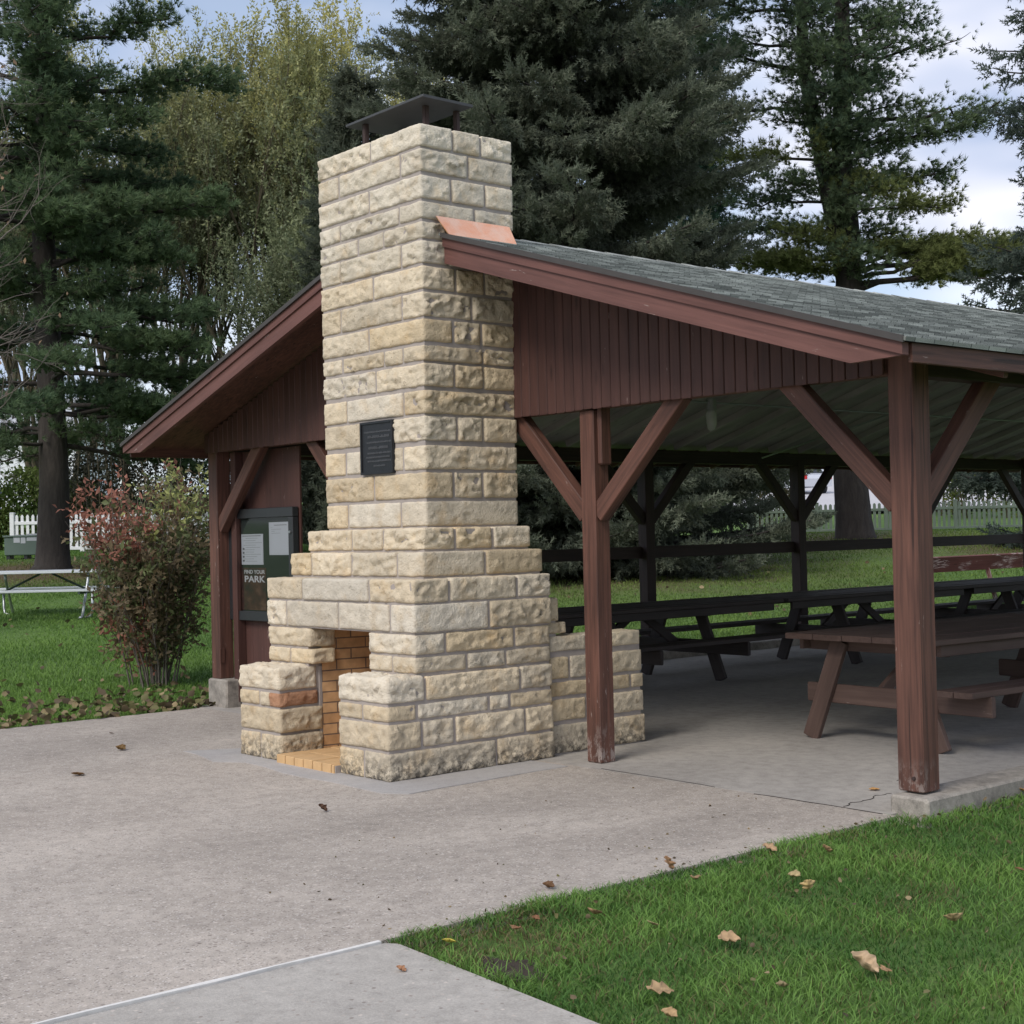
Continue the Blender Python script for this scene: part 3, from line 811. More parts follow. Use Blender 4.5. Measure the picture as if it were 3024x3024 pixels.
# braces
def brace(p0, p1, w=.10, h=.125, up=(0, 1, 0), mat=None):
    mb = MB(); mb.beam(p0, p1, w, h, up, .005); mb.build('brace', mat or M_WOOD, pav)
def bx(xp, dx, y=G + .06): brace((xp, y, 1.715), (xp + dx, y, 2.49), .125, .09)
bx(XR - .150, -.775); bx(.345, -.76); bx(.462, .80); bx(-2.42, -.76); bx(-2.30, .76); bx(XL + .15, .775)
def by(yp, dy, x): brace((x, yp, 1.715), (x, yp + dy, 2.49), .125, .09, (1, 0, 0), M_WOOD_SHADE if x < 0 or yp > 3 else None)
by(G + .135, .80, XR - .085); by(G + .13, .78, XL + .08)
for y in YP:
    for x in (XR - .08, XL + .08):
        by(y + .02, -.78, x)
        if y < YB - .5: by(y + .13, .78, x)
# rails along the far eave
for k in range(5):
    y0 = (G + .15) if k == 0 else YP[k - 1] + .152; y1 = YP[k] - .002
    mb = MB(); mb.box((XL + .02, y0, 1.255), (XL + .062, y1, 1.40), .004, axis=1); mb.build('rail', M_WOOD_SHADE, pav)
# rafters, painted pale
y = G + .35
k = 0
while y < YB:
    for s in (1, -1):
        xa, xb = XC + s * .02, XC + s * 3.86
        mb = MB(); mb.beam((xa, y, zroof(xa) - .068), (xb, y, zroof(xb) - .068), .045, .075, (0, 0, 1), .003); mb.build('rafter', M_RAFTER, pav)
        mt_ = MB(); xa, xb = XC + s * 4.02, XC + s * 4.37
        mt_.beam((xa, y, zroof(xa) - .088), (xb, y, zroof(xb) - .088), .045, .115, (0, 0, 1), .003); mt_.build('rafter_tail', M_WOOD, pav)
    y += .61; k += 1
mb = MB(); mb.box((XC - .02, G + .16, ZR - .26), (XC + .02, YB, ZR - .03), .003, axis=1); mb.build('ridge_beam', M_RAFTER, pav)
# conduit and jar lamp under the far slope
M_GALV = mat_plain('galvanised_steel', (0.42, 0.44, 0.45), 0.4, 0.8, 0.15, 25)
xl_, yl_ = -2.50, 6.0
cd = MB(); cd.tube([(xl_, yl_, 2.92), (xl_, 3.0, 2.92)], .011, 8); cd.tube([(xl_, yl_, 2.92), (xl_, 13.0, 2.92)], .011, 8); cd.tube([(xl_, 9.2, 2.92), (-4.5, 9.2, 2.5)], .011, 8); cd.build('conduit', M_GALV, pav)
lm = MB(); lm.tube([(xl_, yl_, 2.96), (xl_, yl_, 2.84)], [.055, .06], 12); lm.build('lamp_base', M_GALV, pav)
M_GLASSJ = mat_plain('frosted_glass', (0.62, 0.64, 0.62), 0.2, 0, 0.05, 5)
lg = MB(); lg.tube([(xl_, yl_, 2.84), (xl_, yl_, 2.80), (xl_, yl_, 2.70), (xl_, yl_, 2.64), (xl_, yl_, 2.62)], [.045, .058, .056, .04, .01], 14); lg.build('lamp_globe', M_GLASSJ, pav, True)
# copper step flashing against the chimney
mt, nt, b = new_mat('bright_copper')
cn = noise_t(nt, objco(nt), 9, 5, 0.6)
lk(nt, mix(nt, ramp(nt, cn, [(0.35, 0.0), (0.65, 1.0)]), (1.0, 0.47, 0.27), (1.0, 0.62, 0.43)), b.inputs['Base Color'])
b.inputs['Metallic'].default_value = 0.85; b.inputs['Roughness'].default_value = 0.22
xs_ = XC + .648
fl = MB()
zl = zroof(xs_ + .10) + .03
fl.add([(xs_ + .022, .70, zl + .135), (xs_ + .022, 1.37, zl + .135), (xs_ + .105, 1.37, zl - .012), (xs_ + .105, .755, zl - .012),
        (xs_ + .018, .70, zl + .13), (xs_ + .018, 1.37, zl + .13), (xs_ + .098, 1.37, zl - .016), (xs_ + .098, .755, zl - .016)],
       [(0, 3, 2, 1), (4, 5, 6, 7), (0, 1, 5, 4), (1, 2, 6, 5), (2, 3, 7, 6), (3, 0, 4, 7)])
o = fl.build('copper_flashing', mt, pav); o['label'] = 'bright new copper flashing where the roof meets the chimney'
fl2 = MB(); x2_ = XC - .648; fl2.add([(x2_ - .02, .72, zl + .135), (x2_ - .02, 1.5, zl + .135), (x2_ - .10, 1.5, zl - .012), (x2_ - .10, .755, zl - .012)], [(0, 1, 2, 3)]); fl2.build('copper_flashing', mt, pav)
# curb and plinths
cb = MB()
yk = 1.345
for k in range(8):
    e = min(yk + random.uniform(1.6, 2.3), YE - .3)
    cb.box((2.885 + random.uniform(-.006, .006), yk + .003, -.12), (3.125 + random.uniform(-.015, .015), e, .098 + random.uniform(-.006, .006)), .014, axis=1); yk = e
    if e >= YE - .31: break
cb.build('foundation_curb', M_CURB, pav)
pp = MB(); pp.box((XL - .03, G - .03, -.1), (XL + .33, G + .36, .266), .014); pp.build('plinth', M_CURB, pav)
lc = MB(); lc.box((XL - .02, G + .365, -.1), (XL + .15, YE - .3, .10), .012, axis=1); lc.build('foundation_curb', M_CURB, pav)
# wall panel in the left bay
wp = MB(); x = XL + .168
while x < -3.64:
    e = min(x + .30, -3.60); wp.beam(((x + e) / 2, G + .20, .05), ((x + e) / 2, G + .20, 2.44), e - x - .002, .02, (0, 1, 0), .001); x += .30
wp.box((XL + .25, G + .10, .05), (XL + .34, G + .188, 2.44), .004)
wp.build('wall_panel', M_SIDING, pav)

# ------------------------------------------------------------------ NOTICE BOARD
M_BLACK = mat_plain('black_painted_frame', (0.020, 0.021, 0.023), 0.45, 0, 0.2, 10)
M_BACK = mat_plain('dark_green_felt', (0.022, 0.032, 0.028), 0.9, 0, 0.2, 60)
M_PAPER = mat_plain('white_paper', (0.50, 0.52, 0.56), 0.7, 0, 0.04, 6)
M_INK = mat_plain('grey_ink', (0.10, 0.10, 0.11), 0.7)
nb = thing('notice_board', 'black framed glazed notice board with two white sheets and a dark poster', 'notice board', (-4.2, G + .16, .82))
Yb = G + .186
f = MB(); f.box((-4.80, Yb - .07, .83), (-3.62, Yb - .005, .92), .004, axis=0); f.box((-4.80, Yb - .07, 1.80), (-3.62, Yb - .005, 1.89), .004, axis=0)
f.box((-4.80, Yb - .068, .922), (-4.70, Yb - .005, 1.798), .004); f.box((-3.70, Yb - .068, .922), (-3.62, Yb - .005, 1.798), .004)
f.build('frame', M_BLACK, nb)
f = MB(); f.box((-4.70, Yb - .03, .92), (-3.70, Yb - .006, 1.80), .001); f.build('backing', M_BACK, nb)
f = MB(); f.tube([(-3.655, Yb - .07, 1.66), (-3.655, Yb - .085, 1.66)], .012, 8); f.build('lock', M_GALV, nb)
def sheet(x0, x1, z0, z1, name='notice_sheet', mat=M_PAPER, lines=None):
    mb = MB(); mb.box((x0, Yb - .034, z0), (x1, Yb - .0305, z1), .0004)
    o = mb.build(name, mat, nb)
    if lines:
        ln = MB()
        for (a, b_, za, zb) in lines: ln.box((x0 + (x1 - x0) * a, Yb - .0355, z0 + (z1 - z0) * za), (x0 + (x1 - x0) * b_, Yb - .0342, z0 + (z1 - z0) * zb), .0002)
        ln.build('printed_lines', M_INK, o)
    return o
s1 = [(.06, .9, .93, .95)] + [(.1 if k % 2 else .2, .55 + .4 * random.random(), .86 - k * .075, .868 - k * .075) for k in range(11)] + [(.06, .14, .1 + .13 * k, .16 + .13 * k) for k in range(4)]
sheet(-4.60, -4.20, 1.36, 1.65, lines=s1)
s2 = [(.25, .85, .90, .915)] + [(.12, .12 + .5 * random.random(), .84 - k * .06, .846 - k * .06) for k in range(4)]
sheet(-4.09, -3.72, 1.45, 1.755, lines=s2)
mt, nt, b = new_mat('dark_poster_print')
pn = noise_t(nt, mapping(nt, geopos(nt), (6, 1, 11)), 1.0, 4, 0.6)
lk(nt, ramp(nt, pn, [(0.35, (0.030, 0.024, 0.022)), (0.52, (0.075, 0.035, 0.028)), (0.7, (0.15, 0.085, 0.06))]), b.inputs['Base Color']); b.inputs['Roughness'].default_value = 0.5
po = sheet(-4.61, -4.16, .93, 1.33, 'poster', mt)
M_LET = mat_plain('white_print', (0.55, 0.56, 0.58), 0.6)
def text_mesh(s, x, y, z, size, parent, mat, name, width=None):
    cu = bpy.data.curves.new('t', 'FONT'); cu.body = s; cu.size = size; cu.extrude = 0.0006; cu.offset = size * .02
    to = bpy.data.objects.new('t', cu); COL.objects.link(to)
    bpy.context.view_layer.update()
    me = bpy.data.meshes.new_from_object(to.evaluated_get(bpy.context.evaluated_depsgraph_get()))
    bpy.data.objects.remove(to); bpy.data.curves.remove(cu)
    co = np.zeros(len(me.vertices) * 3); me.vertices.foreach_get('co', co); co = co.reshape(-1, 3)
    k = 1.0
    if width: k = width / (co[:, 0].max() - co[:, 0].min())
    W = np.stack([co[:, 0] * k + x, y - co[:, 2], co[:, 1] + z], -1) - root_loc(parent)
    me.vertices.foreach_set('co', W.ravel()); me.materials.clear(); me.materials.append(mat); me.name = name
    o = bpy.data.objects.new(name, me); COL.objects.link(o); o.parent = parent
    return o
text_mesh('FIND YOUR', -4.555, Yb - .0352, 1.275, .050, po, M_LET, 'poster_lettering', .375)
text_mesh('PARK', -4.555, Yb - .0352, 1.195, .085, po, M_LET, 'poster_lettering', .375)
mt, nt, b = new_mat('clear_pane')
tr = nt.nodes.new('ShaderNodeBsdfTransparent'); gl = nt.nodes.new('ShaderNodeBsdfGlossy'); gl.inputs['Roughness'].default_value = 0.05
mx = nt.nodes.new('ShaderNodeMixShader'); fr = nd(nt, 'ShaderNodeFresnel', IOR=1.45); lk(nt, fr.outputs[0], mx.inputs[0])
lk(nt, tr.outputs[0], mx.inputs[1]); lk(nt, gl.outputs[0], mx.inputs[2]); lk(nt, mx.outputs[0], nt.nodes['Material Output'].inputs[0])
f = MB(); f.add([(-4.70, Yb - .048, .92), (-3.70, Yb - .048, .92), (-3.70, Yb - .048, 1.80), (-4.70, Yb - .048, 1.80)], [(0, 1, 2, 3)]); f.build('glass_pane', mt, nb)

# ------------------------------------------------------------------ PICNIC TABLES UNDER THE ROOF
def wood_table(label, loc, rz, L, W, H, hs, inset, benches, mat, top_n=5, group='wooden picnic tables under the shelter roof'):
    """built about its own centre: X across, Y along"""
    t = thing('picnic_table', label, 'picnic table', (0, 0, 0), 0, group)
    mb = MB(); w = W / top_n
    for k in range(top_n):
        x = -W / 2 + w * (k + .5); mb.box((x - w / 2 + .003, -L / 2, H - .042), (x + w / 2 - .003, L / 2, H + random.uniform(-.002, .002)), .005, axis=1)
    mb.build('tabletop', mat, t)
    mb = MB()
    for y in (-L / 2 + inset, L / 2 - inset, 0): mb.box((-W / 2 + .05, y - .02, H - .13), (W / 2 - .05, y + .02, H - .0425), .004, axis=0)
    for x in (-W / 2 + .06, W / 2 - .06): mb.box((x - .018, -L / 2 + .12, H - .125), (x + .018, L / 2 - .12, H - .0435), .004, axis=1)
    mb.build('top_frame', mat, t)
    for sy in (-1, 1):
        y = sy * (L / 2 - inset)
        for sx in (-1, 1):
            mb = MB(); mb.beam((sx * min(W * .26, .291), y + sy * .045, H - .05), (sx * (min(W * .26, .291) + .30), y + sy * .045, 0.006), .045, .14, (1, 0, 0), .005); mb.build('leg', mat, t)
        mb = MB(); x0 = -.64 if -1 not in benches else -.98; x1 = .64 if 1 not in benches else .98
        mb.box((x0, y - .022, hs - .185), (x1, y + .020, hs - .042), .006, axis=0); mb.build('seat_support', mat, t)
        mb = MB(); mb.beam((0, y - sy * .03, hs - .1), (0, y - sy * .62, H - .06), .09, .04, (1, 0, 0), .004); mb.build('brace', mat, t)
    for sx in benches:
        mb = MB()
        for k in range(2): mb.box((sx * (.66 + .155 * k) - (0 if sx > 0 else .15), -L / 2, hs - .042), (sx * (.66 + .155 * k) + (.15 if sx > 0 else 0), L / 2, hs), .005, axis=1)
        mb.build('bench_seat', mat, t)
    t.location = loc; t.rotation_euler = (0, 0, rz)
    return t
wood_table('brown wooden picnic table directly behind the corner post, bench on one side only', (1.42, 4.62, .001), R(-3), 2.9, 1.36, .80, .46, .22, (1,), M_TABLE)
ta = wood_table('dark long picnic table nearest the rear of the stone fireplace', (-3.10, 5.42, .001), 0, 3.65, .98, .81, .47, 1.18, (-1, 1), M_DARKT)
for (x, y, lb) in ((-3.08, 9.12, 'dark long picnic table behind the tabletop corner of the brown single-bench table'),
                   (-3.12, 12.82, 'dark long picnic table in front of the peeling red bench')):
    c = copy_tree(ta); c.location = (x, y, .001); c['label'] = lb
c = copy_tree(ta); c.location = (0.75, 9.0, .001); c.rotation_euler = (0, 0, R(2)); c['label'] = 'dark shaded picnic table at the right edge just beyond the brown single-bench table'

# weathered bench beyond the far posts
bx0, by0 = -6.5, 16.9
bz = tz(bx0, by0)
bn = thing('park_bench', 'weathered red plank bench with peeling paint on the grass beyond the far posts', 'bench', (bx0, by0, bz), 0)
mb = MB(); mb.beam((bx0 - .15, by0 - 1.55, bz + .80), (bx0 - .15, by0 + 3.6, bz + .80), .04, .29, (.45, 0, 1), .006); mb.build('backrest', M_PEEL, bn)
mb = MB(); mb.box((bx0 - .12, by0 - 1.55, bz + .41), (bx0 + .28, by0 + 3.6, bz + .45), .006, axis=1); mb.build('seat', M_PEEL, bn)
for y in (-1.3, 1.1, 3.3):
    mb = MB(); mb.beam((bx0 - .02, by0 + y, bz - .02), (bx0 - .22, by0 + y, bz + .72), .07, .05, (0, 1, 0)); mb.build('leg', M_PEEL, bn)
    mb = MB(); mb.beam((bx0 + .24, by0 + y, bz - .02), (bx0 + .20, by0 + y, bz + .41), .07, .05, (0, 1, 0)); mb.build('leg', M_PEEL, bn)

# ------------------------------------------------------------------ ALUMINIUM TABLE ON THE LEFT LAWN
M_ALU = mat_plain('brushed_aluminium', (0.72, 0.73, 0.74), 0.38, 0.75, 0.08, 30)
M_GRN = mat_plain('dark_green_steel', (0.05, 0.075, 0.06), 0.5, 0.4, 0.2, 14)
ax_, ay_ = site(24.0, -7.66); az_ = tz(ax_, ay_) - .02
at = thing('picnic_table', 'silver aluminium picnic table on bent tube legs on the left lawn', 'picnic table', (0, 0, 0))
mb = MB()
for k in range(3): mb.box((-1.02, -.37 + k * .25, .725), (1.02, -.37 + k * .25 + .24, .775), .006, axis=0)
mb.build('tabletop', M_ALU, at)
for sy in (-1, 1):
    mb = MB(); mb.box((-1.10, sy * .72 - .125, .435), (1.10, sy * .72 + .125, .475), .006, axis=0); mb.build('bench_seat', M_ALU, at)
for sx in (-1, 1):
    x = sx * .78
    for sy in (-1, 1):
        mb = MB(); mb.tube([(x, sy * .30, .72), (x, sy * .34, .60), (x, sy * .62, .12), (x, sy * .68, .03), (x, sy * .80, .02)], .024, 8); mb.build('leg', M_GALV, at, True)
        mb = MB(); mb.tube([(x + sx * .2, sy * .80, .43), (x + sx * .2, sy * .80, .14), (x + sx * .17, sy * .76, .05), (x + sx * .05, sy * .66, .02)], .022, 8); mb.build('leg', M_GALV, at, True)
    mb = MB(); mb.tube([(x, -.84, .415), (x, .84, .415)], .022, 8); mb.build('cross_tube', M_GRN, at)
    mb = MB(); mb.tube([(sx * .10, 0, .715), (x - sx * .06, 0, .42)], .018, 8); mb.build('brace', M_GRN, at)
at.location = (ax_, ay_, az_); at.rotation_euler = (0, 0, math.atan2(RT.y, RT.x))

# ------------------------------------------------------------------ PICKET FENCES, UTILITY BOX, HOUSE, CARS
M_VINYL = mat_plain('white_vinyl', (0.74, 0.75, 0.78), 0.4, 0, 0.05, 4)
M_VINYLG = mat_plain('algae_stained_vinyl', (0.17, 0.205, 0.155), 0.5, 0, 0.25, 3)
def fence(label, p0, p1, H, mat, pitch=.155, pw=.085, panel=2.0, cap=True):
    x0, y0 = site(*p0); x1, y1 = site(*p1)
    a = Vector((x0, y0, 0)); b = Vector((x1, y1, 0)); L = (b - a).length; u = (b - a).normalized()
    z0, z1 = tz(x0, y0), tz(x1, y1)
    root = thing('picket_fence', label, 'fence', (x0, y0, z0))
    rot = math.atan2(u.y, u.x); q = Vector((-u.y, u.x, 0))
    def zz(s): p = a + u * s; return tz(p.x, p.y)
    n = int(L / panel)
    for k in range(n + 1):
        s = k * panel; p = a + u * s; z = zz(s)
        mb = MB(); mb.beam((p.x, p.y, z - .1), (p.x, p.y, z + H + .06), .125, .125, tuple(q), .01); mb.beam((p.x, p.y, z + H + .06), (p.x, p.y, z + H + .10), .15, .15, tuple(q), .02); mb.build('fence_post', mat, root)
        if k < n:
            pk = MB(); s2 = s + pitch * .8
            while s2 < s + panel - .09:
                p = a + u * s2; z = zz(s2)
                pk.beam((p.x, p.y, z + .07), (p.x, p.y, z + H), pw, .022, tuple(q), .006); pk.beam((p.x, p.y, z + H), (p.x, p.y, z + H + .03), pw * .6, .02, tuple(q), .004); s2 += pitch
            pk.build('pickets', mat, root)
            rl = MB()
            for h in (.09, H - .20):
                pa = a + u * (s + .06); pb_ = a + u * (s + panel - .06)
                rl.beam((pa.x, pa.y, zz(s) + h), (pb_.x, pb_.y, zz(s + panel) + h), .07, .09, (0, 0, 1), .006)
            rl.build('fence_rail', mat, root)
    return root
fence('bright white picket fence behind the trunk of the left pine', (41, -14.0), (40.5, -6.0), 1.02, M_VINYL)
fence('greenish stained picket fence beyond the shelter, seen between its far posts', (52, 8.4), (51, 20.5), .98, M_VINYLG, .17, .10, 2.4)
ux, uy = site(37.0, -12.35); uz = tz(ux, uy)
ub = thing('utility_box', 'low grey-green utility cabinet with white stickers at the foot of the left pine', 'utility box', (ux, uy, uz))
M_UTIL = mat_plain('grey_green_enamel', (0.11, 0.155, 0.13), 0.5, 0, 0.1, 5)
def onsite(dx, dz, dd=0.0):  # along the fence line, up, towards the patio
    p = Vector((ux, uy, uz)) + RT * dx - FW * dd; return (p.x, p.y, p.z + dz)
mb = MB(); mb.beam(onsite(-.42, .33), onsite(.62, .33), .5, .46, (0, 0, 1), .02); mb.build('cabinet', M_UTIL, ub)
mb = MB(); mb.beam(onsite(-.45, .58), onsite(.65, .58), .56, .05, (0, 0, 1), .012); mb.build('lid', M_UTIL, ub)
mb = MB()
for dx in (-.34, .1, .5): mb.beam(onsite(dx, -.05, .05), onsite(dx, .12, .05), .1, .3, tuple(FW), .01)
mb.build('foot', M_BLACK, ub)
for dx, w, h, z in ((-.1, .16, .2, .42), (.06, .12, .22, .40), (.32, .34, .18, .46)):
    mb = MB(); mb.beam(onsite(dx, z, .255), onsite(dx, z + h, .255), w, .004, tuple(FW), .0005); mb.build('sticker', M_PAPER, ub)

M_HOUSE = mat_plain('white_clapboard', (0.74, 0.76, 0.80), 0.6, 0, 0.04, 3)
M_ROOFG = mat_plain('pale_grey_roofing', (0.40, 0.41, 0.43), 0.8, 0, 0.1, 5)
M_WIN = mat_plain('dark_window', (0.03, 0.035, 0.045), 0.2, 0, 0.1, 2)
M_BLUE = mat_plain('blue_plastic', (0.02, 0.05, 0.35), 0.5)
def housebox(label, d, r, w, h, dep, roof, wins, cat='house'):
    x, y = site(d, r); z = tz(x, y) - .3
    rt_ = thing('white_house', label, cat, (x, y, z))
    c = Vector((x, y, z))
    def at_(a, b_, zz): p = c + RT * a + FW * b_; return (p.x, p.y, z + zz)
    mb = MB(); mb.beam(at_(-w / 2, dep / 2, h / 2), at_(w / 2, dep / 2, h / 2), dep, h, (0, 0, 1), .02); mb.build('wall', M_HOUSE, rt_)
    mb = MB(); V = [at_(-w / 2 - .4, -.4, h - .05), at_(w / 2 + .4, -.4, h - .05), at_(w / 2 + .4, dep + .4, h - .05), at_(-w / 2 - .4, dep + .4, h - .05), at_(-w / 2 - .4, dep / 2, h + roof), at_(w / 2 + .4, dep / 2, h + roof)]
    mb.add(V, [(0, 1, 5, 4), (2, 3, 4, 5), (0, 4, 3), (1, 2, 5), (3, 2, 1, 0)]); mb.build('roof', M_ROOFG, rt_)
    for (a, zz, ww, hh) in wins:
        mb = MB(); mb.beam(at_(a - ww / 2, -.02, zz), at_(a + ww / 2, -.02, zz), .06, hh, (0, 0, 1), .005); mb.build('window', M_WIN, rt_)
    return rt_
housebox('white clapboard house with small dark window far beyond the left hedge', 82, -30.2, 12, 4.6, 8, 2.2, [(3.6, 3.1, .8, 1.1), (-1, 3.1, .8, 1.1), (-4, 3.0, 1.6, 1.1)])
for k, dx in enumerate((-30.0, -28.5, -24.6)):
    x, y = site(80.5, dx); z = tz(x, y)
    t = thing('bin', ['blue plastic bin by the white house, nearest the left image edge', 'blue plastic bin in the middle of the white house wall', 'blue plastic bin at the right corner of the white house'][k], 'bin', (x, y, z), group='blue bins along the white house')
    mb = MB(); mb.tube([(x, y, z), (x, y, z + 1.0)], [.36, .45], 12); mb.build('bin_body', M_BLUE, t); mb = MB(); mb.tube([(x, y, z + 1.0), (x, y, z + 1.08)], [.48, .40], 12); mb.build('bin_lid', M_BLUE, t)
lotp = [site(d, r) for d, r in ((64, 8), (64, 34), (95, 44), (95, 4))]
lv = []; lf = []
for i in range(16):
    for j in range(16):
        d = 63 + 32 * i / 15; r = 7 + 32 * j / 15; X_, Y_ = site(d, r); lv.append((X_, Y_, tz(X_, Y_) + .12))
lf = [(i * 16 + j, i * 16 + j + 1, (i + 1) * 16 + j + 1, (i + 1) * 16 + j) for i in range(15) for j in range(15)]
M_LOT = mat_plain('pale_gravel_lot', (0.50, 0.49, 0.50), 0.9, 0, 0.08, .6)
tag(MB().add(lv, lf).build('gravel_lot', M_LOT), kind='structure')
housebox('long pale building far behind the greenish fence', 96, 24, 40, 9, 14, 1.0, [(-12, 2.0, 1.6, 2.2), (2, 2.0, 1.6, 2.2)], 'building')

def car(label, d, r, heading, col, group=None):
    x, y = site(d, r); z = tz(x, y)
    t = thing('parked_car', label, 'car', (0, 0, 0), group='cars parked beyond the fence')
    M_C = mat_plain('car_paint', col, 0.25, 0.2, 0.02, 2)
    prof = [(-2.2, .35), (-2.25, .75), (-2.1, .95), (-1.7, 1.02), (-1.25, 1.45), (-.9, 1.55), (.5, 1.55), (.8, 1.48), (1.5, 1.0), (2.1, .88), (2.25, .65), (2.2, .35)]
    mb = MB(); n = len(prof)
    def hw(zv): return .88 if zv < 1.0 else .88 - (zv - 1.0) * .32
    V = [(a, -hw(b_), b_) for a, b_ in prof] + [(a, hw(b_), b_) for a, b_ in prof]
    mb.add(V, [tuple(range(n)), tuple(range(2 * n - 1, n - 1, -1))] + [(i, n + i, n + (i + 1) % n, (i + 1) % n) for i in range(n)]); mb.build('body', M_C, t)
    for sy in (-1, 1):
        g = MB(); yo = lambda zv: sy * (hw(zv) + .006)
        g.add([(-1.2, yo(1.05), 1.05), (1.2, yo(1.05), 1.05), (.75, yo(1.42), 1.42), (-.95, yo(1.46), 1.46)], [(0, 1, 2, 3) if sy < 0 else (3, 2, 1, 0)]); g.build('side_window', M_WIN, t)
        for a in (-1.4, 1.4):
            wl = MB(); wl.tube([(a, sy * .70, .33), (a, sy * .90, .33)], .33, 16); wl.build('wheel', M_BLACK, t)
        tl = MB(); tl.box((-2.262, sy * .72 - .12, .72), (-2.20, sy * .72 + .12, .95), .01); tl.build('tail_light', mat_plain('red_lamp', (.5, .02, .02), .3), t)
    g = MB(); g.add([(-1.69, -.74, 1.045), (-1.69, .74, 1.045), (-1.262, .68, 1.44), (-1.262, -.68, 1.44)], [(3, 2, 1, 0)]); g = g.build('rear_window', M_WIN, t)
    g = MB(); g.add([(1.47, -.74, 1.035), (1.47, .74, 1.035), (.83, .68, 1.47), (.83, -.68, 1.47)], [(0, 1, 2, 3)]); g.build('windscreen', M_WIN, t)
    t.location = (x, y, z); t.rotation_euler = (0, 0, heading)
hd = math.atan2(FW.y, FW.x)
car('white car parked far away, left of the thick pine trunk', 76, 14.7, hd + .35, (.62, .64, .70))
car('black car parked far beyond the fence right of the corner post', 80, 23.6, hd + 1.3, (.03, .03, .035))
car('pale silver car parked far beyond the fence at the right, beside the black car', 82, 26.6, hd + 1.2, (.65, .66, .68))

# ------------------------------------------------------------------ VEGETATION
def bases(D, rg):
    D = D / np.linalg.norm(D, axis=1, keepdims=True)
    up = np.tile([0, 0, 1.0], (len(D), 1)); up[np.abs(D[:, 2]) > .95] = [1, 0, 0]
    Y = np.cross(up, D); Y /= np.linalg.norm(Y, axis=1, keepdims=True); Z = np.cross(D, Y)
    a = rg.uniform(0, 2 * np.pi, len(D))[:, None]
    Y2 = Y * np.cos(a) + Z * np.sin(a); Z2 = np.cross(D, Y2)
    return np.stack([D, Y2, Z2], 2)
def instance(tv, tf, P, D, S, T, rg):
    """template triangles along +x, placed at P, pointing along D, scaled S, tinted T"""
    Rm = bases(D, rg); k = len(tv)
    V = P[:, None, :] + np.einsum('nij,kj->nki', Rm, tv) * S[:, None, None]
    F = (tf[None] + (np.arange(len(P)) * k)[:, None, None]).reshape(-1, tf.shape[1])
    return V.reshape(-1, 3), F, np.repeat(T, k, axis=0)
def tuft_template(n, spread, w, seed):
    rg = np.random.default_rng(seed); V = []; F = []
    for i in range(n):
        d = np.array([1.0, *(rg.normal(0, spread, 2))]); d /= np.linalg.norm(d); d *= rg.uniform(.65, 1.0)
        s = np.cross(d, rg.normal(size=3)); s = s / np.linalg.norm(s) * w
        o = len(V); V += [s, -s, d]; F.append((o, o + 1, o + 2))
    return np.array(V), np.array(F)
TUFT = tuft_template(15, .52, .05, 1)
def sprig_template(n, seed):
    rg = np.random.default_rng(seed); V = []; F = []
    for i in range(n):
        x = i / n * .9
        for sgn in (-1, 1):
            ang = rg.uniform(0, np.pi)
            side = np.array([0, np.cos(ang) * sgn, np.sin(ang) * sgn])
            ln = .26 * (1 - .5 * x)
            b0 = np.array([x - .06, 0, 0]); b1 = np.array([x + .09, 0, 0]); tp = np.array([x + .20, 0, 0]) + side * ln
            o = len(V); V += [b0, b1, tp]; F.append((o, o + 1, o + 2))
    o = len(V); V += [np.array([.7, .035, 0]), np.array([.7, -.035, 0]), np.array([1.12, 0, 0])]; F.append((o, o + 1, o + 2))
    return np.array(V), np.array(F)
SPRIG = sprig_template(7, 2)
def twig_template(n, leaf, seed, up=.0):
    rg = np.random.default_rng(seed); V = [np.array([0, .006, 0]), np.array([0, -.006, 0]), np.array([1.0, 0, 0])]; F = [(0, 1, 2)]
    for i in range(n):
        x = .12 + .88 * i / (n - 1); a = i * 2.4 + rg.normal(0, .4); d = np.array([.75, math.cos(a) * .8, math.sin(a) * .8]); d /= np.linalg.norm(d)
        sd_ = np.cross(d, rg.normal(size=3)); sd_ /= np.linalg.norm(sd_); L = leaf * rg.uniform(.7, 1.2); b0 = np.array([x, 0, 0]); up_ = np.cross(d, sd_) * L * .12
        o = len(V); V += [b0, b0 + d * L * .45 + sd_ * L * .24 + up_, b0 + d * L, b0 + d * L * .45 - sd_ * L * .24 + up_]; F += [(o, o + 1, o + 2), (o, o + 2, o + 3)]
    return np.array(V), np.array(F)
TWIGW = twig_template(11, .20, 5)
TWIGB = twig_template(6, .42, 6)
LEAFT = (np.array([[0, 0, 0], [.5, .28, .10], [1, 0, 0], [.5, -.28, .10]]), np.array([[0, 1, 2], [0, 2, 3]]))

def curve_pts(p0, az, L, rise, curl, n=7, wob_=0.04, rg=None):
    out = []
    for i in range(n):
        t = i / (n - 1)
        a = az + (rg.normal(0, wob_) if rg is not None and i else 0)
        x = p0[0] + math.cos(a) * L * t; y = p0[1] + math.sin(a) * L * t; z = p0[2] + L * (rise * t + curl * t * t)
        out.append(np.array([x, y, z]))
    return out
def along(pts, t):
    f = t * (len(pts) - 1); i = min(int(f), len(pts) - 2); return pts[i] * (1 - (f - i)) + pts[i + 1] * (f - i)
AZR = math.atan2(RT.y, RT.x)     # azimuth of «towards the right along the fence line»

def trunk_pts(x, y, z, H, lean=(0, 0), n=9, rg=None, amp=.05):
    return [np.array([x + lean[0] * t + (rg.normal(0, amp) if 0 < i else 0), y + lean[1] * t + (rg.normal(0, amp) if 0 < i else 0), z + H * t]) for i, t in enumerate(np.linspace(0, 1, n))]

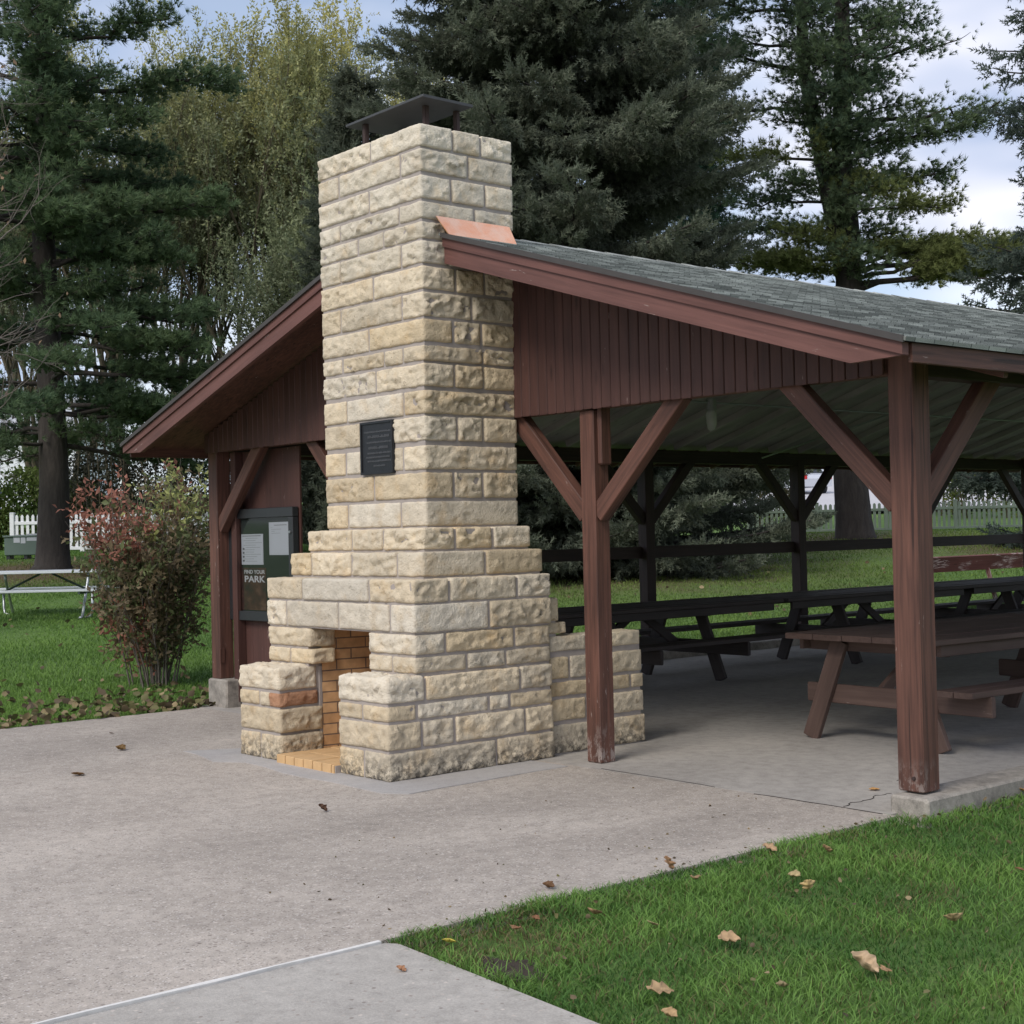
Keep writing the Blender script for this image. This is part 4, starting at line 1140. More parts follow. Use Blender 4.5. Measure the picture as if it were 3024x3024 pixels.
def white_pine(label, d, r, H, r0, limbs, seed, stems=((0, 0, 1.0),), flare=1.5, dens=1.0, cols=((.080, .132, .078), (.185, .255, .125)), name='white_pine', yellow=(), open_=False):
    rg = np.random.default_rng(seed)
    x, y = site(d, r); z = tz(x, y) - .15
    root = thing(name, label, 'pine tree', (x, y, z))
    wood = MB(); tr_list = []
    for (dx, base, k) in stems:
        lean = RT * dx
        pts = trunk_pts(x, y, z, H * k, (lean.x, lean.y), 12, rg, .05)
        if base > 0:  # a second leader leaving the main stem
            pts = [np.array([x, y, z + base]) + (np.array([lean.x, lean.y, 0]) * min(1, t * 2.2) + np.array([0, 0, (H * k - base) * t])) for t in np.linspace(0, 1, 10)]
        rad = [r0 * (k if base == 0 else .62) * (1 - .93 * t) for t in np.linspace(0, 1, len(pts))]
        if base == 0:
            pts = [pts[0], pts[0] + (pts[1] - pts[0]) * .12, pts[0] + (pts[1] - pts[0]) * .3] + pts[1:]
            rad = [r0 * flare, r0 * 1.12, r0 * 1.02] + rad[1:]
        wood.tube(pts, rad, 12); tr_list.append((pts, base))
    P = []; D = []; S = []; T = []
    c1, c2 = np.array(cols[0]), np.array(cols[1])
    for (h, az, L, rise, curl, si, dn) in limbs:
        tp, base = tr_list[si if si < len(tr_list) else 0]
        zz = np.array([p[2] for p in tp]); t0 = np.interp(z + h, zz, np.linspace(0, 1, len(tp))); p0 = along(tp, t0)
        pts = curve_pts(p0, az, L, rise, curl, 7, .10, rg)
        for i_ in range(1, 7): pts[i_] = pts[i_] + rg.normal(0, .03 * L / 3 * i_ ** .5, 3)
        wood.tube(pts, [max(.008, .018 + .020 * L * (1 - i / 6.5)) * (.55 + .12 * L / 2) for i in range(7)], 6, cap=False)
        shade = rg.uniform(0, 1)
        yl = any(abs(h - yh) < .6 and abs(math.sin((az - ya) / 2)) < .4 for yh, ya in yellow)
        nsec = max(4, int(L * 5.5)); tmin = .08 if L < 2.4 else .33
        if open_: nsec = max(4, int(L * 4.6))
        for j in range(nsec):
            t = tmin + (1 - tmin) * (j + rg.uniform(0, .9)) / nsec; t = min(t, 1)
            q0 = along(pts, t); sg = 1 if j % 2 else -1
            a2 = az + sg * rg.uniform(.45, 1.1); l2 = (.28 * L * (1.1 - t * .75) + .25) * rg.uniform(.6, 1.15)
            q = curve_pts(q0, a2, l2, rg.uniform(0, .22), .12, 4, .1, rg)
            wood.tube(q, [.012, .010, .008, .005], 4, cap=False)
            nt_ = max(4, int(l2 / .027 * dn * dens))
            qa = np.array(q); tt = np.minimum(rg.uniform(.2, 1.02, nt_), 1) * (len(q) - 1); i0 = np.minimum(tt.astype(int), len(q) - 2); fr_ = (tt - i0)[:, None]
            P.append(qa[i0] * (1 - fr_) + qa[i0 + 1] * fr_ + rg.normal(0, .15 if open_ else .12, (nt_, 3)) * np.array([1, 1, .85]))
            dv = np.array([math.cos(a2), math.sin(a2), .35]) + rg.normal(0, .55, (nt_, 3)); dv[:, 2] = dv[:, 2] * .8 + .15
            D.append(dv); S.append(rg.uniform(.15, .25, nt_))
            u = np.clip(.55 * rg.random(nt_) + .45 * shade, 0, 1)[:, None]; c = c1 * (1 - u) + c2 * u
            if yl: c = c * .4 + np.array([.24, .26, .07]) * .6
            T.append(c * rg.uniform(.75, 1.2, (nt_, 1)))
    P, D, S, T = map(np.concatenate, (P, D, S, T))
    V, F, TT = instance(*TUFT, P, D, S, T, rg)
    wood.build('trunk', M_BARK, root, True)
    tri_mesh('crown', V, F, TT, M_NEEDLE, root)
    return root

def ring_limbs(rg, h0, h1, step, per, Lf, rise=.08, curl=-.02, dn=1.0, skip=0.12):
    out = []; h = h0; k = 0
    while h < h1:
        for j in range(per):
            if rg.random() < skip: continue
            out.append((h + rg.uniform(-.25, .25), rg.uniform(0, 6.28) if per < 3 else (k * 1.1 + j * 6.283 / per + rg.normal(0, .3)), Lf(h) * rg.uniform(.7, 1.15), rise + rg.normal(0, .08), curl, 0, dn))
        h += step; k += 1
    return out

# left pine
rg = np.random.default_rng(11)
lm_ = ring_limbs(rg, 3.2, 6.0, .62, 5, lambda h: 3.1, .04, -.10)
lm_ += ring_limbs(rg, 6.2, 11.2, .66, 5, lambda h: 3.1, .06, -.03)
lm_ += ring_limbs(rg, 11.4, 14.0, .9, 4, lambda h: 2.0, .10, .02)
lm_ += ring_limbs(rg, 14.0, 22, 1.0, 4, lambda h: 3.2 * (23 - h) / 8, .15, 0)
lm_ += [(11.0, AZR + .1, 4.0, .02, .05, 0, 1.2), (12.1, AZR - .2, 2.9, .04, .06, 0, 1.2), (8.1, AZR + .05, 4.0, .02, .0, 0, 1.3), (6.0, AZR + .15, 3.4, .0, -.06, 0, 1.3),
        *[(hh, math.atan2(-FW.y, -FW.x) + rg.uniform(-.7, .7), rg.uniform(1.5, 2.3), .05, .0, 0, 1.1) for hh in np.arange(6.5, 15, .55)],
        (4.6, AZR + .05, 3.9, -.02, -.07, 0, 1.3), (3.9, AZR - .3, 3.5, -.06, -.05, 0, 1.3), (3.7, AZR + .4, 3.3, -.05, -.08, 0, 1.3), (2.75, AZR + 3.0, 1.6, .02, -.12, 0, 1.0), (5.2, AZR - .2, 3.6, -.03, -.05, 0, 1.3), (7.1, AZR - .3, 3.2, .0, -.03, 0, 1.3), (3.3, AZR + 2.7, 2.4, -.03, -.1, 0, 1.2), (4.4, AZR + 3.3, 2.6, -.02, -.08, 0, 1.2)]
white_pine('large dark white pine on the left with straight trunk flaring at its base', 33, -10.39, 23, .36, lm_, 21, flare=1.75, dens=.90)
# right twin pine
rg = np.random.default_rng(12)
lm_ = ring_limbs(rg, 10.0, 15.5, .55, 4, lambda h: 1.7, .14, .05, 1.0, .12)
lm_ += [(h_ + rg.uniform(-.2, .2), rg.uniform(0, 6.28), rg.uniform(1.0, 1.9), .12, .02, 1, 1.1) for h_ in np.arange(9.0, 16, .32)]
lm_ += [(h_ + rg.uniform(-.2, .2), rg.uniform(-3.1, 0) + AZR, rg.uniform(.8, 1.6), .08, .0, int(rg.random() < .3), 1.2) for h_ in np.arange(6.8, 11.4, .16)]
lm_ += ring_limbs(rg, 15.5, 21, .8, 5, lambda h: 2.4 * (22 - h) / 7, .2, 0)
A0, A1 = AZR, AZR + math.pi
lm_ += [(6.7, A0 + .15, 5.0, .22, -.10, 0, 2.0), (6.5, A0 - .1, 4.6, .30, -.19, 0, 2.0), (7.0, A0 + .1, 4.4, .30, -.15, 0, 1.7), (6.8, A0 - .3, 3.6, .24, -.05, 0, 1.4), (7.6, A0 + .4, 2.4, .08, .0, 0, 1.5), (7.2, A0 + .25, 3.4, .34, -.18, 0, 1.6), (11.0, A0 + .05, 4.0, .0, .07, 0, .8), (10.4, A0 - .15, 3.3, .04, .05, 0, 1.3), (9.7, A0 + .2, 3.0, -.10, .06, 0, 1.4), (8.7, A0 - .1, 2.6, -.03, .03, 0, 1.8), (9.2, A0 + .35, 1.9, .1, .0, 0, 1.5), (12.6, A0, 2.9, .03, .12, 0, .5), (13.4, A0 + .2, 2.3, .12, .05, 0, 1.2),
        (12.3, A1 + .1, 3.0, .22, .0, 1, .9), (11.3, A1 - .2, 2.9, .12, .0, 1, .8), (10.0, A1 + .1, 2.4, .06, -.04, 1, 1.6), (9.2, A1 + .5, 1.8, .1, .0, 1, 1.6), (8.9, A1, 2.7, .03, -.02, 0, 1.2), (8.1, A1 + .2, 2.9, .06, -.03, 0, 1.2), (7.4, A1 - .3, 2.4, .08, -.02, 0, 2.0), (7.1, A1 + .05, 2.8, .08, -.03, 0, 1.8), (7.7, A1 + .6, 2.0, .10, .0, 0, 2.0), (7.0, A1 + .35, 2.2, .14, .0, 0, 2.0), (13.8, A1 + .2, 3.0, .1, 0, 1, 1.2), (13.0, A1 - .2, 2.6, .1, 0, 1, 1.1)]
white_pine('twin-stemmed white pine with thick leaning trunk rising behind the shelter roof', 38, 8.9, 22, .46, lm_, 22, stems=((-.15, 0, 1.0), (-1.05, 6.6, .9)), flare=1.35, dens=.95,
           cols=((.085, .135, .090), (.195, .255, .130)), yellow=((7.0, A0), (6.5, A0), (8.7, A0), (7.4, A1), (7.0, A1 + .35), (10.0, A1)), open_=True)
# slim pine peeping out right of the great spruce
rg = np.random.default_rng(13)
lm_ = ring_limbs(rg, 9.5, 17.5, .5, 5, lambda h: 1.5, .1, .0, 1.1)
white_pine('slim green pine top just right of the great spruce', 46, 5.9, 18.5, .22, lm_, 23, cols=((.030, .066, .046), (.050, .100, .062)))

def spruce(label, d, r, H, Rb, seed, z_lo=.3, step=.36, per=7, dens=1.0, cols=((.086, .102, .074), (.195, .218, .155)), droop=.22, zmax=None, extra=(), sz=1.0, gap=.1):
    rg = np.random.default_rng(seed)
    x, y = site(d, r); z = tz(x, y) - .1
    root = thing('spruce_tree', label, 'spruce', (x, y, z))
    wood = MB(); wood.tube([(x, y, z), (x, y, z + .5), (x, y, z + H * .5), (x, y, z + H)], [H * .016 * 1.3, H * .0145, H * .008, .02], 10)
    P = []; D = []; S = []; T = []
    c1, c2 = np.array(cols[0]), np.array(cols[1])
    hs = []; h = z_lo
    while h < H - .3:
        up = h > (zmax or 1e9)
        for j in range(per if not up else per - 2):
            if rg.random() < gap: continue
            hs.append((h + rg.uniform(-.2, .2), rg.uniform(0, 6.283), Rb * (1 - (h / H) ** 1.25) ** .9 * rg.uniform(.62, 1.08) + .15, up))
        h += step * (1 if not up else 1.8)
    hs += [(a, b_, c, False) for a, b_, c in extra]
    for (h, az, L, up) in hs:
        p0 = np.array([x, y, z + h]); dr = droop * rg.uniform(.5, 1.4)
        pts = curve_pts(p0, az, L, -dr * 1.3 + .1, dr, 6, .05, rg)
        wood.tube(pts, [.012 + .010 * L * (1 - i / 5.5) for i in range(6)], 5, cap=False)
        shade = rg.random()
        nb_ = max(4, int(L * 5.2 * dens * (.6 if up else 1)))
        for j in range(nb_):
            t = .15 + .85 * (j + rg.random()) / nb_; t = min(t, 1.0)
            q0 = along(pts, t); sg = 1 if j % 2 else -1
            a2 = az + sg * rg.uniform(.35, 1.0); l2 = (.30 * L * (1.05 - t) + .28) * rg.uniform(.7, 1.2)
            ns = max(4, int(l2 / .075 * dens))
            tt = (np.arange(ns) + rg.random(ns)) / ns
            P.append(q0 + np.stack([np.full(ns, math.cos(a2)), np.full(ns, math.sin(a2)), -.18 + .1 * tt], 1) * l2 * tt[:, None] + rg.normal(0, .035, (ns, 3)))
            dv = np.array([math.cos(a2), math.sin(a2), -.15]) + rg.normal(0, .38, (ns, 3)); dv[:, 2] -= np.where(rg.random(ns) < .45, 0, .9)
            if t > .8: dv[:, 2] = np.abs(dv[:, 2]) * .6 + .1
            D.append(dv); S.append(rg.uniform(.24, .42, ns) * sz)
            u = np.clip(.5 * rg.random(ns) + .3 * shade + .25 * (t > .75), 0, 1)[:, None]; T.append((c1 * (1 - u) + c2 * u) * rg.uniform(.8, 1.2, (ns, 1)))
    P, D, S, T = map(np.concatenate, (P, D, S, T))
    V, F, TT = instance(*SPRIG, P, D, S, T, rg)
    wood.build('trunk', M_BARK, root, True)
    tri_mesh('crown', V, F, TT, M_NEEDLE, root)
    return root
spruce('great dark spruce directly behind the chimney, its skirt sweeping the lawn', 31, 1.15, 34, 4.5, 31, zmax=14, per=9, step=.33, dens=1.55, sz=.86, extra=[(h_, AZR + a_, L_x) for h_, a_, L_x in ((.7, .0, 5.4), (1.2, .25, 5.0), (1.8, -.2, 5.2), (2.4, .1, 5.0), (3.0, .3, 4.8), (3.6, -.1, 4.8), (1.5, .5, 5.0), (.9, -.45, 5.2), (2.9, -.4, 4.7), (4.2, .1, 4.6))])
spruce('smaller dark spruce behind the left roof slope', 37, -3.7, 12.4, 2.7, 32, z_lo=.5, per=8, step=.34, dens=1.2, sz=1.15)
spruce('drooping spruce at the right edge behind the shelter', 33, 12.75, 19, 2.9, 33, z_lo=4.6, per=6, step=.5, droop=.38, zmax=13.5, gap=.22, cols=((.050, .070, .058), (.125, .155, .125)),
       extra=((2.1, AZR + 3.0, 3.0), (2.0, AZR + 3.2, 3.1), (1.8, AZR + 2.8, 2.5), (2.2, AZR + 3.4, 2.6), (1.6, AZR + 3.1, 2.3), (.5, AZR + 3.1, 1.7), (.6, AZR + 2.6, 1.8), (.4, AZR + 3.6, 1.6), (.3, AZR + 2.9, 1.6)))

def branchy(wood, p, dirv, L, rad, depth, rg, tips, spread=.5, up=.15, ratio=.72, kids=3, seg=4, crook=.12):
    pts = [np.array(p)]; dv = np.array(dirv) / np.linalg.norm(dirv)
    for i in range(seg):
        dv = dv + rg.normal(0, crook, 3); dv[2] += up * .25; dv /= np.linalg.norm(dv)
        pts.append(pts[-1] + dv * L / seg)
    wood.tube(pts, [rad * (1 - .55 * i / seg) for i in range(seg + 1)], 6 if rad > .03 else (4 if rad > .008 else 3), cap=False)
    tips.append((pts, depth))
    if depth <= 0: return
    for k in range(kids):
        t = rg.uniform(.35, 1.0) if k else 1.0
        q = along(pts, t)
        nd_ = dv + rg.normal(0, spread, 3); nd_[2] += up
        branchy(wood, q, nd_, L * ratio * rg.uniform(.75, 1.15), rad * .52, depth - 1, rg, tips, spread, up, ratio, kids, seg, crook)

def willow(label, d, r, H, W, nst, seed, leafn, top_col, low_col, hleaf=.35):
    rg = np.random.default_rng(seed)
    x, y = site(d, r); z = tz(x, y) - .1
    root = thing('willow_tree', label, 'tree', (x, y, z))
    wood = MB(); tips = []
    for k in range(nst):
        a = rg.uniform(0, 6.283); ln = rg.uniform(.10, .34)
        branchy(wood, (x + .4 * math.cos(a), y + .4 * math.sin(a), z), (math.cos(a) * ln, math.sin(a) * ln, 1), H * .36, .15, 4, rg, tips, .30, .30, .66, 3, 4, .06)
    fine = [t for t in tips if t[1] <= 1]
    P = []; D = []; S = []; T = []
    tc, lc_ = np.array(top_col), np.array(low_col)
    zz = np.array([t[0][-1][2] for t in fine]); wgt = np.clip((zz - z) / H, 0.12, 1.2) ** .9; wgt /= wgt.sum()
    ch = rg.choice(len(fine), leafn, p=wgt)
    for i in ch:
        pts = fine[i][0]; q = along(pts, rg.random()) + rg.normal(0, .24, 3)
        hh = np.clip((q[2] - z) / H, 0, 1); u = np.clip((hh - .52) / .4 + rg.normal(0, .22), 0, 1)
        P.append(q); dv = rg.normal(0, .38, 3); dv[2] += .75; D.append(dv); S.append(rg.uniform(.45, .95))
        T.append((lc_ * (1 - u) + tc * u) * rg.uniform(.7, 1.3))
    V, F, TT = instance(*TWIGW, np.array(P), np.array(D), np.array(S), np.array(T), rg)
    wood.build('trunk', M_BARK2, root, True)
    tri_mesh('crown', V, F, TT, M_LEAF, root)
    return root
YG = (.44, .42, .16); OL = (.21, .24, .14)
willow('tall yellow-green willow with many thin stems between the left pine and the chimney', 56, -9.4, 22.5, 6, 9, 41, 7500, YG, OL)
willow('yellowing willow tallest beside the chimney top', 58, -5.2, 22.0, 5, 9, 42, 7500, (.48, .44, .15), OL)
willow('olive willow with bare lower stems just right of the left pine', 54, -13.4, 21.5, 5, 9, 43, 6500, (.36, .36, .15), (.18, .20, .12))

willow('grey-green willow low behind the left roof slope', 50, -7.4, 13.0, 5, 9, 44, 6000, (.24, .27, .14), (.15, .175, .105))
willow('pale olive willow half hidden behind the left pine', 55, -17.2, 18.5, 5, 8, 45, 6000, (.33, .34, .15), (.18, .20, .12))

def thicket(name, label, cat, d, r, w, h, dep, n, seed, cols, kind=None, size=(.10, .2), top_var=.25):
    rg = np.random.default_rng(seed)
    x, y = site(d, r); z = tz(x, y)
    a = rg.uniform(-.5, .5, n) * w; b_ = rg.uniform(-.5, .5, n) * dep
    prof = 1 + top_var * np.sin(a * 2.1 + seed) * np.cos(a * .9) - .5 * (np.abs(a) / (w / 2)) ** 4
    hz = h * prof * rg.random(n) ** .7
    P = np.stack([x + RT.x * a + FW.x * b_, y + RT.y * a + FW.y * b_, np.zeros(n)], 1); P[:, 2] = terrain(P[:, 0], P[:, 1]) + hz
    D = rg.normal(0, .6, (n, 3)); D[:, 2] += .3
    u = np.clip(.5 * rg.random(n) + .5 * (np.sin(a * 3 + hz * 2.3) * .5 + .5), 0, 1)[:, None]
    T = (np.array(cols[0]) * (1 - u) + np.array(cols[1]) * u) * rg.uniform(.75, 1.25, (n, 1))
    V, F, TT = instance(*LEAFT, P, D, rg.uniform(*size, n), T, rg)
    wood = MB()
    for k in range(int(w * 3)):
        aa = rg.uniform(-.45, .45) * w; bb = rg.uniform(-.4, .4) * dep
        p = Vector((x, y, 0)) + RT * aa + FW * bb; zz = tz(p.x, p.y); q = p + RT * rg.normal(0, .4)
        wood.tube([(p.x, p.y, zz - .05), ((p.x + q.x) / 2, (p.y + q.y) / 2, zz + h * .5), (q.x, q.y, zz + h * .9)], [.04, .025, .008], 5, cap=False)
    root = thing(name, label, cat, (x, y, z))
    wood.build('stems', M_BARK2, root, True)
    o = tri_mesh('foliage', V, F, TT, M_LEAF, root)
    if kind: root['kind'] = kind
    return root
thicket('hedge', 'yellow-green hedge behind the white picket fence at the left edge', 'hedge', 49, -16.6, 7.5, 2.3, 1.8, 14000, 51, ((.045, .085, .018), (.13, .17, .04)))
thicket('shrub_thicket', 'dark tangled shrubs behind the white picket fence, right of the pine trunk', 'shrubs', 47.5, -9.2, 11, 4.9, 3.0, 30000, 52, ((.020, .024, .016), (.062, .062, .038)), size=(.08, .17))
thicket('shrub', 'brownish shrub behind the greenish fence, left of the thick pine trunk', 'shrub', 55, 10.2, 2.6, 1.5, 1.2, 1800, 53, ((.05, .05, .025), (.12, .10, .045)))
thicket('shrub', 'bright yellow-green shrub beyond the fence at the right', 'shrub', 60, 19.6, 3.6, 3.0, 1.6, 3000, 54, ((.07, .10, .025), (.16, .18, .04)))
thicket('shrub', 'dark brown tall shrub beside the yellow-green shrub beyond the fence', 'shrub', 62, 17.6, 3.0, 3.4, 1.6, 2200, 55, ((.05, .045, .03), (.10, .09, .05)))

# bare tree at the left edge
rg = np.random.default_rng(61)
x, y = site(21.0, -8.9); z = tz(x, y) - .1
root = thing('bare_tree', 'bare grey-twigged tree reaching in from the left edge, a few dry leaves left', 'tree', (x, y, z))
wood = MB(); tips = []
wood.tube([(x, y, z), (x + .05, y, z + 2.5), (x, y + .1, z + 6), (x + .1, y, z + 10.5)], [.15, .12, .09, .03], 10)
for h in np.concatenate([np.linspace(2.4, 6.0, 14), np.linspace(6.3, 10.3, 18)]):
    az = AZR + rg.normal(0, .75); L = rg.uniform(1.0, 1.5) if h < 6.2 else rg.uniform(.8, 1.25)
    branchy(wood, (x, y, z + h), (math.cos(az), math.sin(az), rg.uniform(-.1, .35)), L, .024, 3, rg, tips, .42, .10, .62, 3, 4, .13)
for h in np.linspace(3, 10, 12):
    az = rg.uniform(0, 6.28); branchy(wood, (x, y, z + h), (math.cos(az), math.sin(az), .3), 1.2, .022, 2, rg, tips, .4, .1, .62, 3, 4, .12)
wood.build('trunk', M_TWIG, root, True)
fine = [t[0] for t in tips if t[1] == 0]; ii = rg.choice(len(fine), 90)
P = np.array([fine[i][-1] for i in ii]) + rg.normal(0, .03, (90, 3)); D = rg.normal(0, .5, (90, 3)); D[:, 2] -= .7
V, F, TT = instance(*LEAFT, P, D, rg.uniform(.06, .12, 90), np.array([.23, .15, .09]) * rg.uniform(.6, 1.4, (90, 1)), rg)
tri_mesh('dry_leaves', V, F, TT, M_DRY, root)

# red and green shrub by the left corner post
rg = np.random.default_rng(71)
x, y = site(16.3, -4.02); z = -0.02
root = thing('leafy_shrub', 'leafy shrub with dusky red and yellow-green autumn leaves beside the left corner post', 'shrub', (x, y, z))
wood = MB(); tips = []
for k in range(26):
    a = rg.uniform(0, 6.283); rr = rg.uniform(0, .28); sp_ = rg.uniform(.05, .33)
    branchy(wood, (x + rr * math.cos(a), y + rr * math.sin(a), z), (math.cos(a) * sp_, math.sin(a) * sp_, 1), rg.uniform(.85, 1.2), .012, 2, rg, tips, .28, .25, .70, 3, 4, .08)
wood.build('stems', M_TWIG, root, True)
P = []; D = []; S = []; T = []
allb = [t[0] for t in tips if t[1] <= 1] + [t[0] for t in tips if t[1] == 2] * 4
for k in range(2100):
    pts = allb[rg.integers(len(allb))]; q = along(pts, rg.random()) + rg.normal(0, .05, 3)
    rel = q - np.array([x, y, z]); h = rel[2]; sx = float(rel[0] * RT.x + rel[1] * RT.y)
    if h > 2.46 or abs(sx) > .63: continue
    if h < .25 or (1.0 < h < 1.5 and sx < -.3 and rg.random() < .5) or (h > 1.9 and abs(sx) < .12 and rg.random() < .6): continue
    red = 1 / (1 + math.exp((sx + .05) * 7)) * np.clip((h - 1.25) / .5, 0, 1); yg = 1 / (1 + math.exp(-(sx - .05) * 8)) * np.clip((h - 1.6) / .5, 0, 1)
    low = np.clip(1.4 - h / .75, 0, 1) * (sx < .0)
    u = rg.random()
    if u < red * .92 or u < low * .7: c = np.array([.40, .175, .125]) * rg.uniform(.55, 1.35)
    elif u < red * .85 + yg * .8: c = np.array([.36, .38, .14]) * rg.uniform(.6, 1.5)
    else: c = (np.array([.19, .145, .085]) if rg.random() < .6 else np.array([.15, .175, .075])) * rg.uniform(.6, 1.4)
    P.append(q); dv = rg.normal(0, .5, 3); dv[2] += .35; D.append(dv); S.append(rg.uniform(.13, .26)); T.append(c)
LEAFW = (np.array([[0, 0, 0], [.35, .36, .10], [.75, .30, .06], [1, 0, -.05], [.75, -.30, .06], [.35, -.36, .10]]), np.array([[0, 1, 2], [0, 2, 3], [0, 3, 4], [0, 4, 5]]))
V, F, TT = instance(*TWIGB, np.array(P), np.array(D), np.array(S), np.array(T), rg)
tri_mesh('foliage', V, F, TT, M_LEAF, root)

# ------------------------------------------------------------------ GRASS, LITTER, FALLEN LEAVES
def in_view(P, margin=1.12):
    d = P - np.array(CAM); a = d @ np.array(rx); b_ = d @ np.array(ry); c = d @ -np.array(rz)
    k = .5 * 36 / 51.44 * margin
    return (c > .5) & (np.abs(a) < k * c) & (np.abs(b_) < k * c)
def blades(P, h, w, T, rg, lean=.5):
    n = len(P); a = rg.uniform(0, 6.283, n); ln = rg.normal(0, lean, (n, 2)) * h[:, None]
    sx, sy = np.cos(a) * w, np.sin(a) * w
    B0 = P + np.stack([sx, sy, np.zeros(n)], 1); B1 = P - np.stack([sx, sy, np.zeros(n)], 1)
    Md = P + np.stack([ln[:, 0] * .35, ln[:, 1] * .35, h * .6], 1); M0 = Md + np.stack([sx, sy, np.zeros(n)], 1) * .75; M1 = Md - np.stack([sx, sy, np.zeros(n)], 1) * .75
    Tp = P + np.stack([ln[:, 0], ln[:, 1], h * .95], 1)
    V = np.stack([B0, B1, M0, M1, Tp], 1).reshape(-1, 3)
    tf = np.array([[0, 1, 3], [0, 3, 2], [2, 3, 4]])
    F = (tf[None] + (np.arange(n) * 5)[:, None, None]).reshape(-1, 3)
    k = np.array([.62, .62, .95, .95, 1.15])
    TT = (T[:, None, :] * k[None, :, None]).reshape(-1, 3)
    return V, F, TT
rg = np.random.default_rng(81)
n = 330000; n2 = 260000
X = np.concatenate([3.0 + rg.random(n) ** 1.4 * 6.0, 3.0 + rg.random(n2) ** 1.1 * 11]); Y = np.concatenate([-2.22 + rg.random(n) ** 1.15 * 16, -2.22 + rg.random(n2) ** 1.1 * 20]); n += n2
def nz(a, b_, s, o=0): return np.array([noise.noise((u * s + o, v * s, o)) for u, v in zip(a, b_)])
X = X - .06
en = nz(Y, Y * 0, 4.0, 3.3) * .05 + nz(Y, Y * 0, 15.0, 7.1) * .035 + nz(Y, Y * 0, 1.1, 2.1) * .03
ok = (X > 2.985 + en) & ~((X < 4.3) & (Y < -2.165 - .07 * (X - 3.08))) & (Y > -2.24)
ok &= ~((Y > 1.3) & (X < 3.135))
X, Y = X[ok], Y[ok]; P = np.stack([X, Y, np.full(len(X), -.018)], 1)
v = in_view(P + [0, 0, .03]); wide = np.zeros(n, bool); wide[n - n2:] = True; wide = wide[ok]; v = np.where(wide, ~v, v); P = P[v]; wide = wide[v]
dist = np.linalg.norm(P - np.array(CAM), axis=1)
keep = rg.random(len(P)) < np.where(wide, np.clip((8.0 / dist), .3, 1), np.clip((6.0 / dist) ** 1.2, .22, 1)); P = P[keep]; dist = dist[keep]; wide = wide[keep]
pn_ = nz(P[:, 0], P[:, 1], 1.6); pf = nz(P[:, 0], P[:, 1], 6.0, 5.5)
corner = np.exp(-((P[:, 0] - 3.35) ** 2 / .10 + (P[:, 1] + 1.85) ** 2 / .07)); bare = np.exp(-((P[:, 0] - 3.6) ** 2 / .022 + (P[:, 1] + 2.04) ** 2 / .008))
k2 = rg.random(len(P)) > np.clip(.55 * corner + 1.0 * bare, 0, .97); P = P[k2]; wide = wide[k2]; pn_ = pn_[k2]; pf = pf[k2]; corner = corner[k2]; dist = dist[k2]
h = (.037 + .020 * pn_ + .016 * pf + rg.uniform(-.012, .016, len(P))) * (1 - .5 * corner); h = np.maximum(h, .012)
u = np.clip(.5 + .9 * pn_ + .5 * pf + rg.normal(0, .22, len(P)), 0, 1)[:, None]
T = np.array([.068, .162, .032]) * (1 - u) + np.array([.185, .330, .070]) * u
yp = np.clip(nz(P[:, 0], P[:, 1], 2.3, 9.1) * 1.6 - .25, 0, .6)
dry = (rg.random(len(P)) < .06 + .62 * corner + yp * .5)[:, None]; T = np.where(dry, np.array([.20, .17, .075]) * rg.uniform(.6, 1.2, (len(P), 1)), T)
V1 = blades(P, h, (.0019 + .0006 * (dist / 6)) * np.where(wide, 1.8, 1.0), T, rg, .75)
# coarse blades on the far lawns
n = 520000
dd_ = 12.5 + rg.random(n) ** 1.3 * 32; rr_ = (rg.random(n) * 2 - 1) * dd_ * .64
Xf = CAM.x + FW.x * dd_ + RT.x * rr_; Yf = CAM.y + FW.y * dd_ + RT.y * rr_
ok = ((Xf < -4.9) | (Yf > 17)) & (Xf < 20)
Xf, Yf, dd_ = Xf[ok], Yf[ok], dd_[ok]
P2 = np.stack([Xf, Yf, terrain(Xf, Yf) - .02], 1); v = in_view(P2 + [0, 0, .03]) | (rg.random(len(P2)) < .6); P2 = P2[v]; dd_ = dd_[v]
b2 = np.zeros(len(P2))
for (d, r, rad, k) in ((33, -10.4, 2.4, 1.0), (38, 8.7, 4.5, .8), (31, 1.3, 4.5, .9), (35, 7.5, 3, .6), (33, 12.3, 3.0, .8)):
    b2 = np.maximum(b2, k * near(P2[:, 0], P2[:, 1], site(d, r), rad))
k2 = rg.random(len(P2)) > b2 * .8; P2 = P2[k2]; dd_ = dd_[k2]; b2 = b2[k2]
pn_ = nz(P2[:, 0], P2[:, 1], .55, 2.2)
u = np.clip(.5 + .9 * pn_ + rg.normal(0, .25, len(P2)), 0, 1)[:, None]
T2 = np.array([.085, .175, .034]) * (1 - u) + np.array([.195, .330, .066]) * u
T2 = T2 * (1 - b2[:, None] * .6) + np.array([.13, .10, .03]) * b2[:, None] * .6
V2 = blades(P2, .035 + .03 * rg.random(len(P2)), .004 * dd_ / 15, T2, rg, .6)
allV = np.concatenate([V1[0], V2[0]]); allF = np.concatenate([V1[1], V2[1] + len(V1[0])]); allT = np.concatenate([V1[2], V2[2]])
tag(tri_mesh('grass', allV, allF, allT, M_GRASS), 'short green lawn grass around the patio and shelter', 'grass', kind='stuff')

